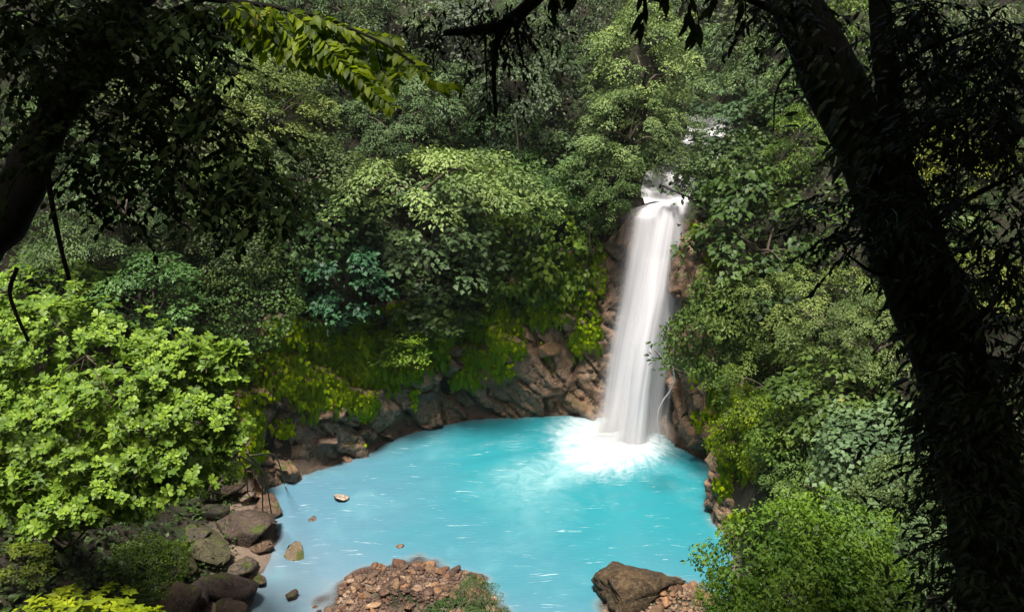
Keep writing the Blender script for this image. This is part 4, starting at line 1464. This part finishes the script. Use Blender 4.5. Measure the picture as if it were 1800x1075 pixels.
# the twig that reaches in front of the falling water
tw = thing('leafy_twig', 'small dark leaved twig reaching in front of the falling water', 'twig', at(1190, 650, 39.8))
o0 = at(1190, 650, 39.8)
pts = [at(1200, 655, 40.2) - o0, at(1172, 640, 39.6) - o0, at(1150, 615, 39.4) - o0]
V, F, T = tube(smooth_path(pts, 8), np.linspace(.05, .02, 8), 5)
put('stem', mesh('stem', V, F, M_BARK, None, True), tw)
lp = [at(x, y, 39.5) - o0 for x, y in [(1146, 602), (1158, 612), (1140, 624), (1150, 635), (1165, 630), (1170, 648), (1152, 655), (1163, 600), (1172, 618), (1180, 635)]]
LM = [mesh('leaf', *leaves(np.zeros((1, 3)), np.array([[0, 1.0, 0]]), np.array([[0, 0, 1.0]]), 1.0, LEAF_NEAR, rg)[:2], M_LEAF, {'tint': np.full(8, v)}) for v in (.1, .35, .6, .85)]
LML = [mesh('leaf', *leaves(np.zeros((1, 3)), np.array([[0, 1.0, 0]]), np.array([[0, 0, 1.0]]), 1.0, LEAF_NEAR_LANCE, rg)[:2], M_LEAF_GLOSS, {'tint': np.full(8, v)}) for v in (.1, .35, .6, .85)]
LMB = [mesh('leaf', *leaves(np.zeros((1, 3)), np.array([[0, 1.0, 0]]), np.array([[0, 0, 1.0]]), 1.0, LEAF_NEAR, rg)[:2], M_LEAF_BACKLIT, {'tint': np.full(8, v)}) for v in (.15, .4, .65, .9)]


def leaf_obj(parent, me, p, head, nrm, L, colr):
    a = Vector(head).normalized()
    x = a.cross(Vector(nrm)).normalized()
    z = x.cross(a)
    from mathutils import Matrix
    m = Matrix((x, a, z)).transposed()
    return put('leaf', me, parent, p, m.to_euler(), L, colr)


for p in lp:
    for q in range(3):
        leaf_obj(tw, LM[int(rg.integers(4))], p + rg.normal(0, .1, 3), rg.normal(0, .6, 3) + np.array([-.6, -.3, -.2]), np.array([0, -.4, 1]) + rg.normal(0, .4, 3), .3, (.045, .08, .03))

# ------------------------------------------------------------------ trees that stand beside the viewer
def trunk_path(pts, n=30):
    return smooth_path([at(a, b, d) for a, b, d in pts], n)


def sprays(cells_px, n, d0, d1, L, proto, rg, nleaf=9, hang=.35):
    """leafy twigs spread through parts of a crown; cells = (px, py, rx, ry, weight)"""
    w = np.array([c[4] for c in cells_px], float)
    w /= w.sum()
    parts, stems = [], []
    for k_ in range(n):
        c = cells_px[int(rg.choice(len(cells_px), p=w))]
        r_, a_ = math.sqrt(rg.random()), rg.random() * 6.283
        p0 = at(c[0] + c[2] * r_ * math.cos(a_), c[1] + c[3] * r_ * math.sin(a_), rg.uniform(d0, d1))
        dr = unit(np.array([rg.normal(0, 1), rg.normal(0, .7), -hang + rg.normal(0, .35)]))
        ln_ = L * rg.uniform(2.2, 4.5)
        tt = np.linspace(.1, 1, nleaf)
        O = p0 + dr * (tt * ln_)[:, None] + np.array([0, 0, -1]) * (tt ** 2 * ln_ * .3)[:, None]
        side = unit(np.cross(dr, np.array([0, 0, 1.0])))
        sg = np.where(np.arange(nleaf) % 2 == 0, 1, -1)[:, None]
        hd = dr * .6 + side * sg * .9 + np.array([0, 0, -.3]) + rg.normal(0, .25, (nleaf, 3))
        nr = np.array([0, -.1, 1.0]) + rg.normal(0, .4, (nleaf, 3))
        b = rg.random() * .5
        parts.append(leaves(O, hd, nr, L * rg.uniform(.7, 1.15, nleaf), proto, rg, np.clip(b + rg.random(nleaf) * .5, 0, .99)))
        stems.append(tube([p0, O[nleaf // 2], O[-1]], [.007, .005, .003], 3))
    return parts, stems


def shift(VFT, o):
    return VFT[0] - o, VFT[1], VFT[2]


FG = (.020, .032, .010)  # leaf green darkened so shaded foreground leaves read as silhouettes
# --- leaning tree on the left
rg = np.random.default_rng(61)
lp_ = [at(-60, 520, 8.2), at(20, 380, 8.3), at(62, 270, 8.5), at(128, 150, 8.7), at(205, 40, 9.0), at(300, -80, 9.4), at(420, -260, 9.8)]
lb = np.array([-5.9, 6.2, h1(-5.9, 6.2) - .4])
ltree = thing('leaning_tree', 'dark tree trunk leaning across the upper left corner with shaded leaves', 'tree', lb)
path = smooth_path([lb, (lb + lp_[0]) / 2 + np.array([-.25, 0, 0])] + lp_, 46)
V, F, T = tube(path - lb, np.linspace(.25, .13, 46), 14, .35, 4)
put('trunk', mesh('trunk', V, F, M_BARK_DARK, None, True), ltree)
for pts, r0 in (([(200, 60, 9.0), (260, 40, 8.6), (330, 10, 8.0), (430, -30, 7.6)], .06), ([(130, 150, 8.7), (210, 120, 8.4), (300, 150, 8.0), (390, 230, 7.6)], .05), ([(160, 110, 8.8), (100, 60, 8.6), (40, 30, 8.2)], .05),
                ([(205, 40, 9.0), (240, 150, 8.4), (300, 300, 8.0), (420, 380, 7.6)], .035), ([(240, 160, 8.4), (160, 240, 8.2), (90, 330, 8.0)], .02)):
    V, F, T = tube(smooth_path([at(*p) - lb for p in pts], 14), np.linspace(r0, r0 * .3, 14), 6, .2, 5)
    put('branch', mesh('branch', V, F, M_BARK_DARK, None, True), ltree)
cellsL = [(210, 90, 130, 100, 3.2), (330, 130, 90, 90, 2), (80, 60, 80, 90, 2.2), (330, 260, 110, 90, 2.2), (430, 340, 90, 60, 1.1), (160, 230, 110, 80, 1.6), (300, 30, 150, 40, 2.2), (40, 200, 40, 150, 1.0), (440, 260, 70, 60, .7), (230, 320, 120, 50, .8), (500, 350, 40, 40, .3)]
pa, st_ = sprays(cellsL, 600, 6.8, 9.6, .11, LEAF_NEAR, rg)
V, F, T = shift(join(pa), lb)
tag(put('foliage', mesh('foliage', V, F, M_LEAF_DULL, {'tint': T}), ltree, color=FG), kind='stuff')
V, F, T = shift(join(st_), lb)
tag(put('twigs', mesh('twigs', V, F, M_BARK_DARK), ltree), kind='stuff')


def shade_canopy(seed, c, Rr, Hh, n, L, o):  # unseen crown above the frame, added to shade the foreground
    rg = np.random.default_rng(seed)
    parts = []
    for k_ in range(n):
        a = rg.random() * 6.283
        r_ = Rr * math.sqrt(rg.random())
        p = c + np.array([math.cos(a) * r_, math.sin(a) * r_ * .75, rg.normal(0, Hh * .5) - .02 * r_ * r_])
        # gap cut in the unseen crown to let sun onto the hanging spray
        g_ = p - np.array(_sd) / _sd.z * (p[2] - 24.3)
        if np.linalg.norm((g_ - np.array([-1.6, 7.5, 24.3])) * np.array([.8, 1, 0])) < 1.25:
            continue
        parts.append(pad_leaves(p, rg.uniform(.5, 1.1), np.array([math.cos(a), math.sin(a)]) * r_ / Rr, rg, L, LEAF_OVAL, .9))
    V, F, T = join(parts)
    return V - o, F, T


V, F, T = shade_canopy(5, np.array([-6.0, 6.0, 31.5]), 8.5, 2.4, 640, .24, lb)
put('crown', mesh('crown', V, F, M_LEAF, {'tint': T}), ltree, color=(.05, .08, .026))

# the bright spray that hangs in from the top, lit through its leaves
bo = at(380, 0, 8.0)
BP = [(300, -10, 8.0), (395, 2, 7.6), (480, 12, 7.3), (560, 30, 7.1), (620, 52, 7.0), (680, 80, 6.9), (730, 112, 6.9)]
br = thing('overhanging_branch', 'bright yellow green leafy branch hanging in from the top left of centre', 'branch', bo)
main = smooth_path([at(*p) for p in BP], 30)
V, F, T = tube(main - bo, np.linspace(.03, .008, 30), 6)
put('stem', mesh('stem', V, F, M_BARK_DARK, None, True), br)
rg = np.random.default_rng(67)
twigs = [[(455, 8), (520, 70), (585, 120), (640, 150)], [(510, 16), (570, 85), (620, 140), (665, 185)], [(560, 30), (610, 90), (650, 130)], [(612, 50), (618, 85), (628, 130)], [(640, 60), (690, 95), (700, 130)],
         [(420, 4), (470, 60), (540, 105)], [(480, 10), (470, 50), (490, 80)], [(680, 80), (735, 120), (770, 150), (800, 150)], [(545, 24), (620, 55), (700, 70)], [(400, 2), (420, 40), (450, 75)], [(590, 40), (600, 100), (690, 165)], [(500, 14), (560, 60), (600, 110), (690, 190)], [(440, 6), (500, 95), (560, 125)], [(660, 70), (670, 120), (700, 150)], [(530, 22), (540, 70), (560, 110)], [(420, 4), (440, 30), (470, 95)]]
pts_all = []
for tw_ in twigs:
    wp = smooth_path([at(x, y, 7.05 + .1 * rg.normal()) for x, y in tw_], 16)
    V, F, T = tube(wp - bo, np.linspace(.008, .003, 16), 4)
    put('twig', mesh('twig', V, F, M_BARK_DARK, None, True), br)
    L_ = np.linalg.norm(np.diff(wp, axis=0), axis=1).sum()
    for s_ in np.arange(.05, 1.0, .036 / L_ * .95):
        i_ = s_ * 15
        p = wp[int(i_)] + (wp[min(int(i_) + 1, 15)] - wp[int(i_)]) * (i_ % 1)
        dr = unit(wp[min(int(i_) + 1, 15)] - wp[max(int(i_) - 1, 0)])
        for sg in (-1, 1):
            side = unit(np.cross(dr, np.array([0, -.45, .9]))) * sg
            pts_all.append((p, dr * .55 + side + rg.normal(0, .18, 3)))
rg.shuffle(pts_all)
for p, hd in pts_all[:295]:
    leaf_obj(br, LMB[int(rg.integers(4))], p - bo, hd, np.array([0, -.5, .85]) + rg.normal(0, .22, 3), rg.uniform(.09, .14), tuple(np.array((.17, .235, .014)) * rg.uniform(.7, 1.2)))

rest = pts_all[295:]
V, F, T = leaves(np.array([p for p, h in rest]) - bo, np.array([h for p, h in rest]), np.array([0, -.5, .85]) + rg.normal(0, .22, (len(rest), 3)), rg.uniform(.09, .14, len(rest)), LEAF_NEAR, rg)
tag(put('leaves', mesh('leaves', V, F, M_LEAF_BACKLIT, {'tint': T}), br, color=(.17, .235, .014)), kind='stuff')

# --- big tree on the right with creepers
rg = np.random.default_rng(71)
rb = at(1820, 1180, 8.2)
rb = np.array([rb[0], rb[1], h1(rb[0], rb[1]) - .5])
rtree = thing('leaning_tree', 'massive black trunk leaning across the right side wrapped in climbing leaves', 'tree', rb)
RP = [(1790, 1120, 8.4), (1752, 950, 8.6), (1712, 800, 8.8), (1672, 660, 8.9), (1636, 540, 9.0), (1590, 420, 9.1), (1540, 300, 9.3), (1480, 170, 9.5), (1420, 50, 9.8), (1370, -60, 10.0), (1330, -220, 10.4)]
path = smooth_path([rb] + [at(*p) for p in RP], 60)
rad = np.interp(np.linspace(0, 1, 60), [0, .15, .35, .5, .62, .8, 1], [.56, .44, .40, .36, .34, .29, .25])
V, F, T = tube(path - rb, rad, 18, .30, 8)
put('trunk', mesh('trunk', V, F, M_BARK_DARK, None, True), rtree)
V, F, T = tube(smooth_path([at(*p) - rb for p in [(1600, 430, 9.0), (1585, 330, 9.0), (1572, 230, 9.0), (1555, 100, 9.1), (1545, -10, 9.2), (1540, -150, 9.4)]], 30), np.linspace(.15, .11, 30), 10, .3, 9)
put('branch', mesh('branch', V, F, M_BARK_DARK, None, True), rtree)
for pts, r0 in (([(1400, 40, 9.7), (1330, 5, 9.2), (1250, -25, 8.8)], .06), ([(1560, 130, 9.1), (1640, 80, 8.6), (1760, 40, 8.2)], .04), ([(1600, 420, 9.0), (1700, 350, 8.6), (1800, 300, 8.2)], .045), ([(1650, 580, 8.8), (1720, 560, 8.6), (1790, 470, 8.4)], .05),
                ([(1590, 470, 9.0), (1540, 480, 8.7), (1480, 440, 8.6)], .03), ([(1450, 100, 9.6), (1400, 110, 9.3), (1365, 160, 9.2), (1360, 230, 9.2)], .02)):
    V, F, T = tube(smooth_path([at(*p) - rb for p in pts], 14), np.linspace(r0, r0 * .35, 14), 6, .2, 6)
    put('branch', mesh('branch', V, F, M_BARK_DARK, None, True), rtree)
V, F, T = shade_canopy(6, np.array([6.5, 6.0, 31.5]), 8.5, 2.4, 800, .24, rb)
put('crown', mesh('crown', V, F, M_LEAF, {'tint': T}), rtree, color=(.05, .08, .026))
cellsR = [(1660, 70, 110, 80, 2.2), (1760, 140, 70, 130, 2.4), (1700, 230, 110, 60, 1.6), (1620, 350, 70, 60, 1.0), (1760, 400, 60, 90, 1.6), (1700, 470, 60, 40, .6), (1780, 620, 50, 120, 1.5), (1760, 820, 60, 120, 1.3), (1770, 1000, 50, 90, 1.3), (1680, 980, 60, 90, .9), (1690, 720, 70, 110, 1.6), (1690, 880, 70, 100, 1.6), (1640, 200, 60, 60, .7), (1500, 380, 70, 60, .8), (1380, 20, 80, 30, .5), (1590, 20, 60, 40, .7)]
pa, st_ = sprays(cellsR, 800, 6.9, 9.4, .125, LEAF_NEAR_LANCE, rg)
V, F, T = shift(join(pa), rb)
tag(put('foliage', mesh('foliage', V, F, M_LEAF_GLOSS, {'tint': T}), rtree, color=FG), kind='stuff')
V, F, T = shift(join(st_), rb)
tag(put('twigs', mesh('twigs', V, F, M_BARK_DARK), rtree), kind='stuff')

# creeper climbing the big trunk: its large leaves one by one
vo_ = at(1690, 760, 8.4)
vine = thing('climbing_vine', 'creeper with long glossy leaves climbing the massive right trunk', 'vine', vo_)
for k_, off in enumerate((-.28, .05, .3)):
    idx = np.arange(6, 58, 2)
    a = off * 2 + idx * .06
    q = path[idx] + np.stack([np.sin(a) * rad[idx] * 1.02, -np.cos(a) * rad[idx] * 1.02, 0 * a], 1)
    V, F, T = tube(smooth_path(q, 60) - vo_, .014, 5)
    put('stem', mesh('stem', V, F, M_TWIG, None, True), vine)
for k_ in range(285):
    f = rg.choice([rg.uniform(.2, .55), rg.uniform(.55, .78), rg.uniform(.58, .70), rg.uniform(.8, .95)], p=[.28, .22, .38, .12])
    i_ = int(f * 59)
    a = rg.normal(0, .75)
    p = path[i_] + np.array([math.sin(a) * rad[i_] * 1.05, -math.cos(a) * rad[i_] * 1.05, rg.normal(0, .1)])
    out = np.array([math.sin(a), -math.cos(a), 0])
    hd = out * .7 + np.array([-.45, 0, -.75]) + rg.normal(0, .35, 3)
    leaf_obj(vine, LML[int(rg.integers(4))], p - vo_, hd, out + np.array([0, 0, .8]) + rg.normal(0, .25, 3), rg.uniform(.15, .30), tuple(np.array((.028, .042, .014)) * rg.uniform(.6, 1.3)))

# smaller leaves of the same creeper that break up the outline of the trunk
n = 1500
vine_rest = rg.choice(np.arange(4, 56), n, p=np.interp(np.arange(4, 56), [4, 12, 30, 40, 56], [1.6, 1.6, .9, .6, .5]) / np.interp(np.arange(4, 56), [4, 12, 30, 40, 56], [1.6, 1.6, .9, .6, .5]).sum())
a = rg.normal(0, 1.15, n)
out = np.stack([np.sin(a), -np.cos(a), 0 * a], 1)
O = path[vine_rest] + out * (rad[vine_rest] * rg.uniform(1.0, 1.45, n))[:, None] + rg.normal(0, .09, (n, 3))
V, F, T = leaves(O - vo_, out * .7 + np.array([-.3, 0, -.7]) + rg.normal(0, .45, (n, 3)), out + np.array([0, 0, .7]) + rg.normal(0, .35, (n, 3)), rg.uniform(.10, .22, n), LEAF_NEAR_LANCE, rg)
tag(put('small_leaves', mesh('small_leaves', V, F, M_LEAF_GLOSS, {'tint': T}), vine, color=(.024, .038, .013)), kind='stuff')

# --- thin hanging vines and the dark bough at the top
bo2 = at(900, 20, 8.4)
bough = thing('dark_bough', 'dark mossy bough with hanging roots at the top edge just left of centre', 'branch', bo2)
for pts, r0 in (([(990, -70, 8.4), (930, 10, 8.4), (880, 45, 8.4), (830, 55, 8.3), (780, 58, 8.2)], .085), ([(890, 40, 8.4), (872, 80, 8.4), (868, 140, 8.4), (872, 205, 8.4)], .045), ([(852, 52, 8.4), (854, 110, 8.4), (857, 190, 8.4)], .014), ([(905, 30, 8.4), (910, 70, 8.3), (922, 120, 8.3)], .03),
                ([(785, 58, 8.2), (765, 80, 8.2), (760, 150, 8.2)], .012)):
    V, F, T = tube(smooth_path([at(*p) - bo2 for p in pts], 16), np.linspace(r0, r0 * .35, 16), 8, .5, 7)
    put('root' if pts[0][1] > -10 and r0 < .08 else 'limb', mesh('limb', V, F, M_BARK_DARK, None, True), bough)
pa, st_ = sprays([(885, 60, 35, 50, 2.2), (870, 140, 18, 50, 1.0), (850, 15, 70, 25, 1.5), (930, 30, 50, 40, 1.0), (770, 30, 60, 30, .8)], 95, 8.2, 8.7, .10, LEAF_NEAR_LANCE, rg, 8, .9)
V, F, T = shift(join(pa), bo2)
tag(put('foliage', mesh('foliage', V, F, M_LEAF, {'tint': T}), bough, color=(.022, .03, .012)), kind='stuff')

ho = at(1160, 0, 8.6)
hang = thing('drooping_twigs', 'dark twigs with drooping lance leaves hanging from the top edge above the fall', 'branch', ho)
for x0, y0, x1, y1 in ((1130, -60, 1130, 45), (975, -60, 970, 20), (1010, -60, 1005, 5), (1175, -60, 1165, 5), (1215, -60, 1210, 30), (1260, -60, 1252, 12), (1300, -60, 1310, 40), (1225, 20, 1222, 60)):
    V, F, T = tube(smooth_path([at(x0, y0, 8.7) - ho, at((x0 + x1) / 2 + 5, (y0 + y1) / 2, 8.6) - ho, at(x1, y1, 8.6) - ho], 8), np.linspace(.012, .004, 8), 4)
    put('twig', mesh('twig', V, F, M_BARK_DARK, None, True), hang)
    for q in range(9):
        f = rg.random() ** .5
        p = at(x0 + (x1 - x0) * f, y0 + (y1 - y0) * f, 8.6)
        leaf_obj(hang, LML[int(rg.integers(4))], p - ho, np.array([rg.normal(0, .5), rg.normal(0, .4), -1]), np.array([rg.normal(0, .4), -.8, .4]), rg.uniform(.14, .26), tuple(np.array((.03, .045, .014)) * rg.uniform(.8, 1.6)))

for pts, r0, lab in (([(82, 300, 8.0), (92, 360, 8.0), (106, 430, 8.0), (122, 492, 8.0)], .028, 'thin dark vine hanging straight down before the left trees'),
                     ([(30, 470, 7.6), (18, 520, 7.6), (50, 600, 7.6)], .022, 'dark twig at the left edge above the big rosette bush')):
    V, F, T = tube(smooth_path([at(*p) for p in pts], 14), np.linspace(r0, r0 * .7, 14), 6, .2, 3)
    tag(put('hanging_vine', mesh('hanging_vine', V, F, M_BARK_DARK, None, True)), lab, 'vine')

# branch that crosses the lip of the fall
co = at_y(1235, 350, 43.2)
cb = thing('bare_branch', 'thin dark branch crossing in front of the waterfall lip', 'branch', co)
V, F, T = tube(smooth_path([at_y(1265, 368, 43.4) - co, at_y(1225, 352, 43.0) - co, at_y(1190, 338, 42.8) - co, at_y(1160, 325, 42.8) - co], 14), np.linspace(.09, .03, 14), 6, .2, 3)
put('stem', mesh('stem', V, F, M_BARK_DARK, None, True), cb)
for k_ in range(60):
    f = rg.random()
    p = at_y(1262 - 105 * f + rg.normal(0, 8), 365 - 42 * f + rg.normal(0, 9), 42.9)
    leaf_obj(cb, LM[int(rg.integers(4))], p - co, rg.normal(0, 1, 3) + np.array([-.3, 0, -.3]), np.array([0, -.3, 1]) + rg.normal(0, .4, 3), rg.uniform(.22, .38), (.05, .085, .034))

# lianas and bare stems in front of the far wall
rg = np.random.default_rng(83)
LIANAS = [(640, 300, 625, 470, 'pale liana hanging left of the pale layered tree'), (905, 200, 925, 420, 'liana hanging in the dark gap left of the rim trees'), (1035, 395, 1030, 540, 'thin liana down the pink rock left of the fall'),
          (1345, 330, 1330, 500, 'liana hanging in the dark broad leaved tree right of the fall'), (505, 420, 520, 570, 'dark liana over the moss wall on the left'), (820, 470, 800, 610, 'liana dropping into the hollow under the drooping tree')]
for x0, y0, x1, y1, lab in LIANAS:
    t0 = min(hit_t(x0, y0), hit_t(x1, y1)) - 2.6
    a_, b_ = at(x0, y0, t0), at(x1, y1, t0)
    b_[1] = a_[1]
    m1_, m2_ = a_ + (b_ - a_) * .35, a_ + (b_ - a_) * .7
    V, F, T = tube(smooth_path([a_, m1_ + rg.normal(0, .15, 3), m2_ + rg.normal(0, .15, 3), b_], 16), np.linspace(.045, .025, 16), 5, .2, 3)
    tag(put('liana', mesh('liana', V, F, M_BARK, None, True)), lab, 'liana', 'lianas on the far wall')

# humid air over the whole valley
zt = max(float(Z_MAX), 36.0) + 1.5
hm, nt = newmat('humid_air')
ho_ = N(nt, 'ShaderNodeOutputMaterial')
hv = N(nt, 'ShaderNodeVolumePrincipled')
hv.inputs['Color'].default_value = (.93, .97, 1.0, 1)
hv.inputs['Density'].default_value = HAZE
hv.inputs['Anisotropy'].default_value = .2
nt.links.new(hv.outputs[0], ho_.inputs['Volume'])
x0, x1, y0, y1, z0 = -122.0, 122.0, -72.0, 152.0, float(Z_MIN) - 1.0
V = np.array([(x, y, z) for z in (z0, zt) for y in (y0, y1) for x in (x0, x1)])
F = np.array([(0, 2, 3, 1), (4, 5, 7, 6), (0, 1, 5, 4), (1, 3, 7, 5), (3, 2, 6, 7), (2, 0, 4, 6)])
tag(put('haze', mesh('haze', V, F, hm)), 'thin humid haze hanging in the valley', kind='stuff')
